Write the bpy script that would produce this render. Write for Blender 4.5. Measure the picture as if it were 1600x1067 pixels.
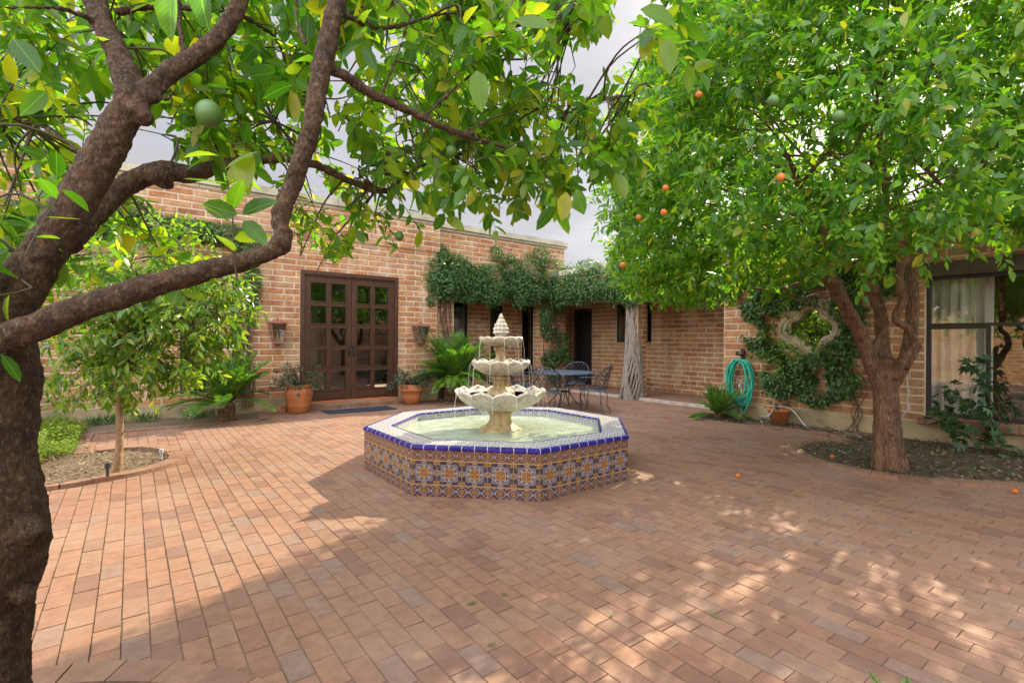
import bpy, bmesh, math, random
import numpy as np
from mathutils import Vector, Matrix, Quaternion, noise

for o in list(bpy.data.objects): bpy.data.objects.remove(o)
scn = bpy.context.scene
PI = math.pi
# ------------------------------------------------------------------ camera
H = 1.35
F = 790.0
VY = math.radians(53.0)
fwd = Vector((math.cos(VY), math.sin(VY), 0)); rgt = Vector((math.sin(VY), -math.cos(VY), 0)); upv = Vector((0, 0, 1))
ROLL = 0.006
cr = rgt * math.cos(ROLL) + upv * math.sin(ROLL)
cu = upv * math.cos(ROLL) - rgt * math.sin(ROLL)
cam = bpy.data.cameras.new('camera'); camo = bpy.data.objects.new('camera', cam); scn.collection.objects.link(camo)
cam.lens = F / 1600 * 36; cam.sensor_width = 36; cam.clip_end = 2000; cam.clip_start = 0.02
m = Matrix((cr, cu, -fwd)).transposed().to_4x4(); m.translation = Vector((0, 0, H)); camo.matrix_world = m
cam.shift_y = -1.5 / 1600
scn.camera = camo
CX, CY = 800.0, 532.0
def ray(px, py): return fwd + cr * ((px - CX) / F) + cu * ((CY - py) / F)
C0 = Vector((0, 0, H))
def at(px, py, d): return C0 + ray(px, py) * d
def gnd(px, py, z=0.0):
    r = ray(px, py); return C0 + r * ((z - H) / r.z)
def on_x(px, py, X):
    r = ray(px, py); return C0 + r * (X / r.x)
def on_y(px, py, Y):
    r = ray(px, py); return C0 + r * (Y / r.y)
# ------------------------------------------------------------------ world and sun
SUN = Vector((1.42, 0.41, 1.0)).normalized()
EL = math.asin(SUN.z); AZ = math.atan2(SUN.x, SUN.y)
w = bpy.data.worlds.new('World'); scn.world = w; w.use_nodes = True
nt = w.node_tree; nt.nodes.clear()
wo = nt.nodes.new('ShaderNodeOutputWorld'); bg = nt.nodes.new('ShaderNodeBackground')
sk = nt.nodes.new('ShaderNodeTexSky'); sk.sky_type = 'NISHITA'; sk.sun_disc = False
sk.sun_elevation = EL; sk.sun_rotation = AZ; sk.dust_density = 2.5; sk.air_density = 1.0; sk.ozone_density = 1.0
tc = nt.nodes.new('ShaderNodeTexCoord'); nz = nt.nodes.new('ShaderNodeTexNoise'); nz.inputs['Scale'].default_value = 1.6; nz.inputs['Detail'].default_value = 6
mp = nt.nodes.new('ShaderNodeMapping'); mp.inputs['Scale'].default_value = (1, 1, 2.5)
rp = nt.nodes.new('ShaderNodeMapRange'); rp.inputs['From Min'].default_value = 0.38; rp.inputs['From Max'].default_value = 0.6
rp.inputs['To Min'].default_value = 0.86; rp.inputs['To Max'].default_value = 0.985
mx = nt.nodes.new('ShaderNodeMix'); mx.data_type = 'RGBA'
nt.links.new(tc.outputs['Generated'], mp.inputs[0]); nt.links.new(mp.outputs[0], nz.inputs['Vector']); nt.links.new(nz.outputs[0], rp.inputs[0])
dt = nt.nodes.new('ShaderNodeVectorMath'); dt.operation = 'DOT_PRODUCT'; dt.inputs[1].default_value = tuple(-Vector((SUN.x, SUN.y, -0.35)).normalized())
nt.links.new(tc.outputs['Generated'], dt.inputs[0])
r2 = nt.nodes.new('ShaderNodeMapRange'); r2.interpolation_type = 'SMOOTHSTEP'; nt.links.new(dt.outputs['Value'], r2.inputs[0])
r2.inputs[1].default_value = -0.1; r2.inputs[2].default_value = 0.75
cm = nt.nodes.new('ShaderNodeMix'); cm.data_type = 'RGBA'; nt.links.new(r2.outputs[0], cm.inputs[0]); cm.inputs[6].default_value = (1.62, 1.60, 1.70, 1); cm.inputs[7].default_value = (11.6, 11.6, 12.4, 1)  # sky opposite the sun, unseen, is made much brighter to lift the shaded facades
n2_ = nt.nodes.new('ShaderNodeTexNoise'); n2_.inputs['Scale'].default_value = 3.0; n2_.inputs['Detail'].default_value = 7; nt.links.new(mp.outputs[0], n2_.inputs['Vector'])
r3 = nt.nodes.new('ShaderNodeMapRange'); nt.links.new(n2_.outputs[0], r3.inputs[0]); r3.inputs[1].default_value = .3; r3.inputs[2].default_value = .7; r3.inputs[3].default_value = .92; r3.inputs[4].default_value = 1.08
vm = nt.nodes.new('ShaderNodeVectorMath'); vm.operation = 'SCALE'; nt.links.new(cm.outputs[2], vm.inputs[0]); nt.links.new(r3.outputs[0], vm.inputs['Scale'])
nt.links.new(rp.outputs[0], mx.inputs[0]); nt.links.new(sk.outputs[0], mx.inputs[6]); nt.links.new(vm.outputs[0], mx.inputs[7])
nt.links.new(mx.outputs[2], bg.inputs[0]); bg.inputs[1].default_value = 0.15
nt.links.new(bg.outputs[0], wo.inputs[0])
sun = bpy.data.lights.new('sun', 'SUN'); sun.energy = 3.9; sun.angle = math.radians(0.5); sun.color = (1.0, 0.85, 0.61)
suno = bpy.data.objects.new('sun', sun); scn.collection.objects.link(suno)
suno.rotation_euler = (-SUN).to_track_quat('-Z', 'Y').to_euler()
vs = scn.view_settings; vs.view_transform = 'Standard'; vs.look = 'None'; vs.gamma = 1; vs.exposure = 1.38; vs.use_curve_mapping = False
scn.cycles.max_bounces = 8; scn.cycles.transparent_max_bounces = 8
# ------------------------------------------------------------------ object helpers
COL = scn.collection
def tag(o, label=None, cat=None, group=None, kind=None):
    if label: o['label'] = label
    if cat: o['category'] = cat
    if group: o['group'] = group
    if kind: o['kind'] = kind
    return o
def empty(name, loc=(0, 0, 0), rz=0, label=None, cat=None, group=None):
    o = bpy.data.objects.new(name, None); COL.objects.link(o); o.location = loc; o.rotation_euler = (0, 0, rz)
    o.empty_display_size = 0.1
    return tag(o, label, cat, group)
def copy_tree(o, parent=None):
    c = o.copy(); COL.objects.link(c)
    if parent: c.parent = parent
    for ch in [x for x in list(o.children)]:
        copy_tree(ch, c)
    return c
class MB:
    def __init__(s): s.v = []; s.f = []; s.n = 0; s.uv = []
    def add(s, vs, fs):
        b = s.n; s.v.extend([tuple(v) for v in vs]); s.n += len(vs); s.f.extend([tuple(i + b for i in f) for f in fs])
    def box(s, x0, x1, y0, y1, z0, z1):
        s.add([(x0,y0,z0),(x1,y0,z0),(x1,y1,z0),(x0,y1,z0),(x0,y0,z1),(x1,y0,z1),(x1,y1,z1),(x0,y1,z1)],
              [(0,3,2,1),(4,5,6,7),(0,1,5,4),(1,2,6,5),(2,3,7,6),(3,0,4,7)])
    def tube(s, pts, rad, sides=8, cap=True):
        pts = [Vector(p) for p in pts]; n = len(pts)
        if not hasattr(rad, '__len__'): rad = [rad] * n
        up = Vector((0, 0, 1)); vs = []; fs = []
        t0 = (pts[1] - pts[0]).normalized(); a = t0.orthogonal().normalized()
        for i in range(n):
            t = (pts[min(i+1, n-1)] - pts[max(i-1, 0)]).normalized()
            a = (a - t * a.dot(t)); a = a.normalized() if a.length > 1e-6 else t.orthogonal().normalized()
            b = t.cross(a)
            for k in range(sides):
                an = 2 * PI * k / sides
                vs.append(pts[i] + (a * math.cos(an) + b * math.sin(an)) * rad[i])
        for i in range(n - 1):
            for k in range(sides):
                k2 = (k + 1) % sides
                fs.append((i*sides+k, i*sides+k2, (i+1)*sides+k2, (i+1)*sides+k))
        if cap:
            fs.append(tuple(range(sides))[::-1]); fs.append(tuple((n-1)*sides + k for k in range(sides)))
        s.add(vs, fs)
    def lathe(s, prof, c=(0, 0, 0), seg=32, mod=None):
        vs = []; fs = []; n = len(prof)
        for i, (r, z) in enumerate(prof):
            for k in range(seg):
                an = 2 * PI * k / seg; rr, zz = (r, z) if mod is None else mod(i, r, z, an)
                vs.append((c[0] + rr * math.cos(an), c[1] + rr * math.sin(an), c[2] + zz))
        for i in range(n - 1):
            for k in range(seg):
                k2 = (k + 1) % seg
                fs.append((i*seg+k, i*seg+k2, (i+1)*seg+k2, (i+1)*seg+k))
        if prof[0][0] > 1e-5: fs.append(tuple(range(seg))[::-1])
        if prof[-1][0] > 1e-5: fs.append(tuple((n-1)*seg + k for k in range(seg)))
        s.add(vs, fs)
    def sphere(s, c, r, seg=16, sq=1.0):
        prof = [(max(1e-6, r * math.sin(PI * i / seg)), -r * sq * math.cos(PI * i / seg)) for i in range(seg + 1)]
        s.lathe(prof, c, seg)
    def build(s, name, mat, parent=None, smooth=False, uv=None):
        me = bpy.data.meshes.new(name); me.from_pydata(s.v, [], s.f); me.update()
        if smooth: me.polygons.foreach_set('use_smooth', [True] * len(me.polygons))
        if uv is not None:
            l = me.uv_layers.new(name='UVMap'); l.data.foreach_set('uv', [c for p in uv for c in p])
        me.materials.append(mat)
        o = bpy.data.objects.new(name, me); COL.objects.link(o)
        if parent: o.parent = parent
        return o
def catmull(P, R=None, n=6):
    P = [Vector(p) for p in P]; out = []; ro = []
    for i in range(len(P) - 1):
        p0 = P[max(i-1, 0)]; p1 = P[i]; p2 = P[i+1]; p3 = P[min(i+2, len(P)-1)]
        for k in range(n):
            t = k / n
            out.append(0.5 * ((2*p1) + (p2-p0)*t + (2*p0-5*p1+4*p2-p3)*t*t + (3*p1-p0-3*p2+p3)*t*t*t))
            if R is not None: ro.append(R[i] * (1-t) + R[i+1] * t)
    out.append(P[-1]); 
    if R is not None: ro.append(R[-1]); return out, ro
    return out
# ------------------------------------------------------------------ shader expression helper
class E:
    def __init__(s, nt, k): s.nt = nt; s.k = k
    def _m(s, op, *a):
        n = s.nt.nodes.new('ShaderNodeMath'); n.operation = op
        for i, x in enumerate((s,) + a):
            if isinstance(x, E): s.nt.links.new(x.k, n.inputs[i])
            else: n.inputs[i].default_value = float(x)
        return E(s.nt, n.outputs[0])
    def __add__(s, o): return s._m('ADD', o)
    __radd__ = __add__
    def __sub__(s, o): return s._m('SUBTRACT', o)
    def __rsub__(s, o): return (s * -1.0) + o
    def __mul__(s, o): return s._m('MULTIPLY', o)
    __rmul__ = __mul__
    def __truediv__(s, o): return s._m('DIVIDE', o)
    def fract(s): return s._m('FRACT')
    def floor(s): return s._m('FLOOR')
    def abs(s): return s._m('ABSOLUTE')
    def sqrt(s): return s._m('SQRT')
    def cos(s): return s._m('COSINE')
    def sin(s): return s._m('SINE')
    def pw(s, e): return s._m('POWER', e)
    def lt(s, o): return s._m('LESS_THAN', o)
    def gt(s, o): return s._m('GREATER_THAN', o)
    def mn(s, o): return s._m('MINIMUM', o)
    def mx(s, o): return s._m('MAXIMUM', o)
    def atan2(s, o): return s._m('ARCTAN2', o)
    def mr(s, a, b, c=0.0, d=1.0):
        n = s.nt.nodes.new('ShaderNodeMapRange'); s.nt.links.new(s.k, n.inputs[0])
        for i, x in enumerate((a, b, c, d)): n.inputs[i+1].default_value = x
        return E(s.nt, n.outputs[0])
class Mat:
    def __init__(s, name):
        s.m = bpy.data.materials.new(name); s.m.use_nodes = True; s.nt = s.m.node_tree
        s.bsdf = s.nt.nodes['Principled BSDF']; s.out = s.nt.nodes['Material Output']; s.tc = None
    def node(s, t, **kw):
        n = s.nt.nodes.new(t)
        for k, v in kw.items():
            if k in n.inputs: n.inputs[k].default_value = v
            else: setattr(n, k, v)
        return n
    def co(s, which='Object'):
        if not s.tc: s.tc = s.nt.nodes.new('ShaderNodeTexCoord')
        return s.tc.outputs[which]
    def noise(s, scale, detail=4, rough=0.55, vec=None, dim='3D'):
        n = s.node('ShaderNodeTexNoise'); n.inputs['Scale'].default_value = scale; n.inputs['Detail'].default_value = detail; n.inputs['Roughness'].default_value = rough
        s.nt.links.new(vec if vec else s.co(), n.inputs['Vector']); return E(s.nt, n.outputs[0])
    def island(s): return E(s.nt, s.node('ShaderNodeNewGeometry').outputs['Random Per Island'])
    def ramp(s, e, stops, interp='LINEAR'):
        n = s.node('ShaderNodeValToRGB'); cr = n.color_ramp; cr.interpolation = interp
        while len(cr.elements) < len(stops): cr.elements.new(0.5)
        for el, (p, c) in zip(cr.elements, stops): el.position = p; el.color = tuple(c) + (1,)
        s.nt.links.new(e.k, n.inputs[0]); return n.outputs[0]
    def mix(s, fac, a, b, mode='MIX'):
        n = s.node('ShaderNodeMix', data_type='RGBA', blend_type=mode)
        for i, x in ((0, fac), (6, a), (7, b)):
            if isinstance(x, E): s.nt.links.new(x.k, n.inputs[i])
            elif isinstance(x, (tuple, list)): n.inputs[i].default_value = tuple(x) + (1,)
            elif isinstance(x, (float, int)): n.inputs[i].default_value = x
            else: s.nt.links.new(x, n.inputs[i])
        return n.outputs[2]
    def set(s, **kw):
        for k, v in kw.items():
            k = k.replace('_', ' ')
            i = s.bsdf.inputs[k]
            if isinstance(v, E): s.nt.links.new(v.k, i)
            elif isinstance(v, tuple): i.default_value = v + (1,) if len(v) == 3 else v
            elif isinstance(v, (int, float)): i.default_value = v
            else: s.nt.links.new(v, i)
        return s
    def bump(s, e, strength=0.5, dist=0.01, target=None):
        n = s.node('ShaderNodeBump'); n.inputs['Strength'].default_value = strength; n.inputs['Distance'].default_value = dist
        s.nt.links.new(e.k, n.inputs['Height']); s.nt.links.new(n.outputs[0], (target or s.bsdf).inputs['Normal']); return n
def simple(name, col, rough=0.6, metal=0.0, ns=8.0, var=0.25, bump=0.2, bd=0.004, bs=60):
    M = Mat(name); n = M.noise(ns)
    d = tuple(c * (1 - var) for c in col); l = tuple(min(1, c * (1 + var)) for c in col)
    M.set(Base_Color=M.ramp(n, [(0.3, d), (0.7, l)]), Roughness=rough, Metallic=metal)
    if bump: M.bump(M.noise(bs), bump, bd)
    return M.m
def brick_mat(name, stops, stain, bs=0.6, sc=1.0, drip=0.0, blotch=0.8, st=0.6):
    M = Mat(name); r = M.island(); n1 = M.noise(3.0 * sc); n2 = M.noise(28.0 * sc, 6, 0.7); n3 = M.noise(140.0, 3, 0.7)
    c = M.ramp(r, stops)
    c = M.mix(n2.mr(0.38, 0.68, 0.0, blotch), c, tuple(x * 0.62 for x in stops[0][1]))
    c = M.mix(n1.mr(0.45, 0.7, 0.0, st), c, stain)
    c = M.mix(n3.mr(0.60, 0.70, 0.0, 0.75), c, tuple(x * 0.35 for x in stops[0][1]))
    if drip:
        mpd = M.node('ShaderNodeMapping'); mpd.inputs['Scale'].default_value = (2.2, 2.2, 0.35); M.nt.links.new(M.co(), mpd.inputs[0]); nd = M.noise(1.0, 6, 0.65, mpd.outputs[0])
        c = M.mix(nd.mr(0.5, 0.68, 0.0, drip), c, (0.20, 0.13, 0.085)); c = M.mix(nd.mr(0.32, 0.45, drip * 0.8, 0.0), c, (0.55, 0.46, 0.34))
    M.set(Base_Color=c, Roughness=n2.mr(0.3, 0.7, 0.7, 0.95))
    M.bump(n2 + n3 * 0.6, bs, 0.006); return M.m
def leaf_mat(name, stops, trans=0.45, rough=0.35, tcol=None, vein=False, spec=0.5):
    M = Mat(name); r = M.island(); c = M.ramp(r, stops)
    n = M.noise(9.0); c = M.mix(n.mr(0.3, 0.7, 0.0, 0.4), c, tuple(x * 0.6 for x in stops[0][1]))
    if vein:
        uvn = M.co('UV'); sx = M.node('ShaderNodeSeparateXYZ'); M.nt.links.new(uvn, sx.inputs[0])
        u = E(M.nt, sx.outputs[0]); v = E(M.nt, sx.outputs[1])
        a = (u - 0.5).abs()
        side = ((v * 9.0 - a * 7.0).fract() - 0.5).abs()
        vm = (a.mr(0.0, 0.03, 1.0, 0.0)).mx(side.mr(0.0, 0.09, 0.45, 0.0))
        c = M.mix(vm, c, tuple(min(1, x * 1.7 + 0.02) for x in stops[1][1]))
        M.bump(vm, 0.3, 0.002)
    M.set(Base_Color=c, Roughness=rough); M.bsdf.inputs['Specular IOR Level'].default_value = spec
    t = M.node('ShaderNodeBsdfTranslucent'); tcn = M.mix(1.0, c, tcol or (1.6, 1.5, 0.5), 'MULTIPLY'); 
    M.nt.links.new(tcn, t.inputs[0])
    ms = M.node('ShaderNodeMixShader'); ms.inputs[0].default_value = trans
    M.nt.links.new(M.bsdf.outputs[0], ms.inputs[1]); M.nt.links.new(t.outputs[0], ms.inputs[2]); M.nt.links.new(ms.outputs[0], M.out.inputs[0])
    return M.m
# ------------------------------------------------------------------ materials
m_wall = brick_mat('burnt brick', [(0.0, (0.30, 0.115, 0.042)), (0.25, (0.46, 0.185, 0.066)), (0.5, (0.52, 0.235, 0.085)), (0.75, (0.54, 0.30, 0.125)), (0.9, (0.47, 0.20, 0.085)), (1.0, (0.33, 0.19, 0.12))], (0.50, 0.37, 0.22), 0.8, 1.0, 0.5)
m_pave = brick_mat('clay paver', [(0.0, (0.18, 0.092, 0.060)), (0.3, (0.245, 0.125, 0.075)), (0.6, (0.265, 0.138, 0.080)), (0.9, (0.25, 0.143, 0.090)), (1.0, (0.205, 0.135, 0.102))], (0.30, 0.22, 0.165), 0.5, 0.5, 0.0, 0.45, 0.3)
m_mortar = simple('mortar', (0.55, 0.45, 0.32), 0.95, ns=3, var=0.25, bump=0.8, bs=90)
m_joint = simple('joint sand', (0.20, 0.13, 0.085), 1.0, ns=3, var=0.4)
m_plinth = simple('concrete plinth', (0.36, 0.28, 0.16), 0.9, ns=2.5, var=0.35, bump=0.8, bd=0.01, bs=14)
m_coping = simple('stone coping', (0.40, 0.37, 0.27), 0.9, ns=2.0, var=0.3, bump=0.6, bd=0.01, bs=30)
m_cast = simple('cast stone', (0.44, 0.37, 0.25), 0.9, ns=5, var=0.3, bump=0.5, bs=40)
m_wood = Mat('dark wood'); _c = M0 = m_wood
_mp = m_wood.node('ShaderNodeMapping'); _mp.inputs['Scale'].default_value = (14, 14, 1.2); m_wood.nt.links.new(m_wood.co(), _mp.inputs[0])
_g = m_wood.noise(5, 5, 0.6, _mp.outputs[0])
m_wood.set(Base_Color=m_wood.ramp(_g, [(0.3, (0.028, 0.011, 0.007)), (0.7, (0.105, 0.044, 0.024))]), Roughness=0.4); m_wood.bump(_g, 0.4, 0.003); m_wood = m_wood.m
m_beam = simple('beam wood', (0.10, 0.05, 0.03), 0.7, ns=4, var=0.4)
m_black = simple('black frame', (0.02, 0.017, 0.015), 0.5)
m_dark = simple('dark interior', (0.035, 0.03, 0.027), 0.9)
m_room = simple('room plaster', (0.22, 0.18, 0.13), 0.9)
m_terra = simple('terracotta', (0.46, 0.16, 0.055), 0.75, ns=6, var=0.25, bump=0.3)
m_soil = Mat('soil'); _n = m_soil.noise(25, 8, 0.75); m_soil.set(Base_Color=m_soil.ramp(_n, [(0.3, (0.03, 0.02, 0.013)), (0.7, (0.15, 0.11, 0.07))]), Roughness=1.0); m_soil.bump(_n, 1.0, 0.03); m_soil = m_soil.m
m_soil2 = Mat('dry soil'); _n = m_soil2.noise(25, 8, 0.75); m_soil2.set(Base_Color=m_soil2.ramp(_n, [(0.3, (0.07, 0.05, 0.03)), (0.7, (0.26, 0.19, 0.115))]), Roughness=1.0); m_soil2.bump(_n, 1.0, 0.03); m_soil2 = m_soil2.m
m_iron = simple('painted iron', (0.055, 0.065, 0.085), 0.35, 0.6, ns=20, var=0.2, bump=0.15)
m_tabletop = simple('table enamel', (0.10, 0.14, 0.19), 0.35, 0.2, ns=10, var=0.15, bump=0.1)
m_lamp = simple('rusty copper', (0.24, 0.10, 0.06), 0.6, 0.2, ns=15, var=0.4)
m_mat = simple('rubber mat', (0.028, 0.036, 0.05), 0.8, ns=50, var=0.4, bump=0.8, bs=300)
m_hose = simple('green hose', (0.03, 0.46, 0.33), 0.4, ns=5, var=0.15, bump=0)
m_pipe = simple('grey pipe', (0.42, 0.41, 0.40), 0.5, bump=0)
m_curtain = simple('curtain', (0.62, 0.60, 0.55), 0.9, ns=2, var=0.08, bump=0.1)
m_slab = simple('walkway slab edge', (0.42, 0.36, 0.29), 0.9, ns=6)
def bark(name, a, b, c, sc=1.0, stretch=None):
    M = Mat(name); mpn = M.node('ShaderNodeMapping'); mpn.inputs['Scale'].default_value = stretch or (1, 1, 0.5); M.nt.links.new(M.co(), mpn.inputs[0])
    n1 = M.noise(9 * sc, 6, 0.7, mpn.outputs[0]); n2 = M.noise(45 * sc, 6, 0.75, mpn.outputs[0]); n3 = M.noise(13 * sc, 5, 0.7)
    col = M.ramp(n1, [(0.32, a), (0.6, b)]); col = M.mix(n3.mr(0.52, 0.64, 0, 0.75), col, c); col = M.mix(n2.mr(0.54, 0.66, 0, 0.8), col, tuple(min(1, x * 1.7) for x in c)); col = M.mix(n2.mr(0.34, 0.45, 0.85, 0.0), col, tuple(x * 0.4 for x in a))
    M.set(Base_Color=col, Roughness=0.85); M.bump(n2 + n1 * 0.7, 1.0, 0.022); return M.m
m_bark = bark('citrus bark', (0.018, 0.008, 0.003), (0.095, 0.042, 0.014), (0.17, 0.11, 0.055), 2.4)
m_bark2 = bark('orange bark', (0.045, 0.022, 0.011), (0.20, 0.095, 0.045), (0.24, 0.165, 0.10), 1.0, (2.2, 2.2, 0.25))
m_bark3 = bark('young bark', (0.22, 0.13, 0.065), (0.42, 0.28, 0.15), (0.36, 0.26, 0.16), 2.0)
m_vinebark = bark('vine bark', (0.16, 0.13, 0.11), (0.36, 0.31, 0.27), (0.27, 0.22, 0.18), 3.0)
m_drystem = bark('dry stem', (0.10, 0.05, 0.03), (0.22, 0.12, 0.07), (0.2, 0.13, 0.09), 3.0)
m_twig = simple('twig', (0.06, 0.05, 0.02), 0.7, bump=0)
m_leafA = leaf_mat('grapefruit leaf', [(0.0, (0.035, 0.12, 0.014)), (0.35, (0.075, 0.19, 0.02)), (0.65, (0.14, 0.26, 0.025)), (0.88, (0.25, 0.31, 0.025)), (1.0, (0.36, 0.32, 0.03))], 0.6, 0.3, (2.6, 2.5, 0.6), True)
m_leafB = leaf_mat('orange leaf', [(0.0, (0.04, 0.14, 0.02)), (0.4, (0.09, 0.23, 0.028)), (0.75, (0.15, 0.30, 0.035)), (0.95, (0.22, 0.34, 0.04)), (1.0, (0.36, 0.31, 0.04))], 0.55, 0.3, (2.5, 2.3, 0.5))
m_leafC = leaf_mat('young citrus leaf', [(0.0, (0.05, 0.14, 0.025)), (0.4, (0.11, 0.22, 0.03)), (0.8, (0.20, 0.31, 0.045)), (1.0, (0.32, 0.36, 0.07))], 0.5, 0.25, (2.0, 2.0, 0.6))
m_leafV = leaf_mat('vine leaf', [(0.0, (0.035, 0.10, 0.03)), (0.5, (0.075, 0.18, 0.045)), (0.85, (0.14, 0.26, 0.065)), (1.0, (0.2, 0.27, 0.11))], 0.35, 0.35, (1.6, 1.7, 0.6))
m_leafD = leaf_mat('dark shrub leaf', [(0.0, (0.015, 0.04, 0.022)), (0.5, (0.03, 0.075, 0.035)), (0.9, (0.055, 0.11, 0.05)), (1.0, (0.15, 0.08, 0.04))], 0.2, 0.35, (1.5, 1.6, 0.7))
m_leafF = leaf_mat('fig leaf', [(0.0, (0.02, 0.06, 0.02)), (0.5, (0.04, 0.10, 0.028)), (1.0, (0.075, 0.15, 0.04))], 0.25, 0.45, (1.6, 1.7, 0.6))
m_cycad = leaf_mat('cycad frond', [(0.0, (0.03, 0.13, 0.03)), (0.5, (0.08, 0.22, 0.03)), (0.85, (0.18, 0.33, 0.03)), (1.0, (0.28, 0.42, 0.03))], 0.4, 0.35, (1.6, 1.7, 0.5))
m_cover = leaf_mat('ground cover leaf', [(0.0, (0.08, 0.16, 0.02)), (0.5, (0.17, 0.27, 0.03)), (1.0, (0.30, 0.36, 0.06))], 0.4, 0.5, (1.7, 1.7, 0.6))
m_litter = leaf_mat('dead leaf', [(0.0, (0.04, 0.025, 0.014)), (0.5, (0.16, 0.10, 0.055)), (0.85, (0.30, 0.20, 0.11)), (1.0, (0.42, 0.34, 0.2))], 0.1, 0.8, (1.2, 1.1, 0.8))
m_fallen = leaf_mat('fallen leaf', [(0.0, (0.30, 0.28, 0.03)), (0.5, (0.10, 0.14, 0.02)), (1.0, (0.09, 0.05, 0.02))], 0.2, 0.6, (1.2, 1.2, 0.6))
m_orange = simple('orange peel', (0.55, 0.15, 0.02), 0.45, ns=30, var=0.3, bump=0.3, bd=0.001, bs=500)
m_green = simple('green fruit', (0.07, 0.15, 0.03), 0.45, ns=9, var=0.25, bump=0.3, bd=0.001, bs=300)
def glass_mat(name, tint=(1, 1, 1), refl=0.12):
    M = Mat(name); fr = M.node('ShaderNodeFresnel'); fr.inputs[0].default_value = 1.5
    f = E(M.nt, fr.outputs[0]) * 1.2 + refl
    tr = M.node('ShaderNodeBsdfTransparent'); tr.inputs[0].default_value = tint + (1,)
    gl = M.node('ShaderNodeBsdfGlossy'); gl.inputs['Roughness'].default_value = 0.02
    bn = M.node('ShaderNodeBump'); bn.inputs['Strength'].default_value = 0.08; bn.inputs['Distance'].default_value = 0.01; M.nt.links.new(M.noise(2.5, 1).k, bn.inputs['Height']); M.nt.links.new(bn.outputs[0], gl.inputs['Normal'])
    ms = M.node('ShaderNodeMixShader'); M.nt.links.new(f.k, ms.inputs[0]); M.nt.links.new(tr.outputs[0], ms.inputs[1]); M.nt.links.new(gl.outputs[0], ms.inputs[2]); M.nt.links.new(ms.outputs[0], M.out.inputs[0])
    return M.m
m_glass = glass_mat('window glass', (0.75, 0.78, 0.75), 0.16)
m_glass2 = glass_mat('large window glass', (0.9, 0.92, 0.88), 0.14)
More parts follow.
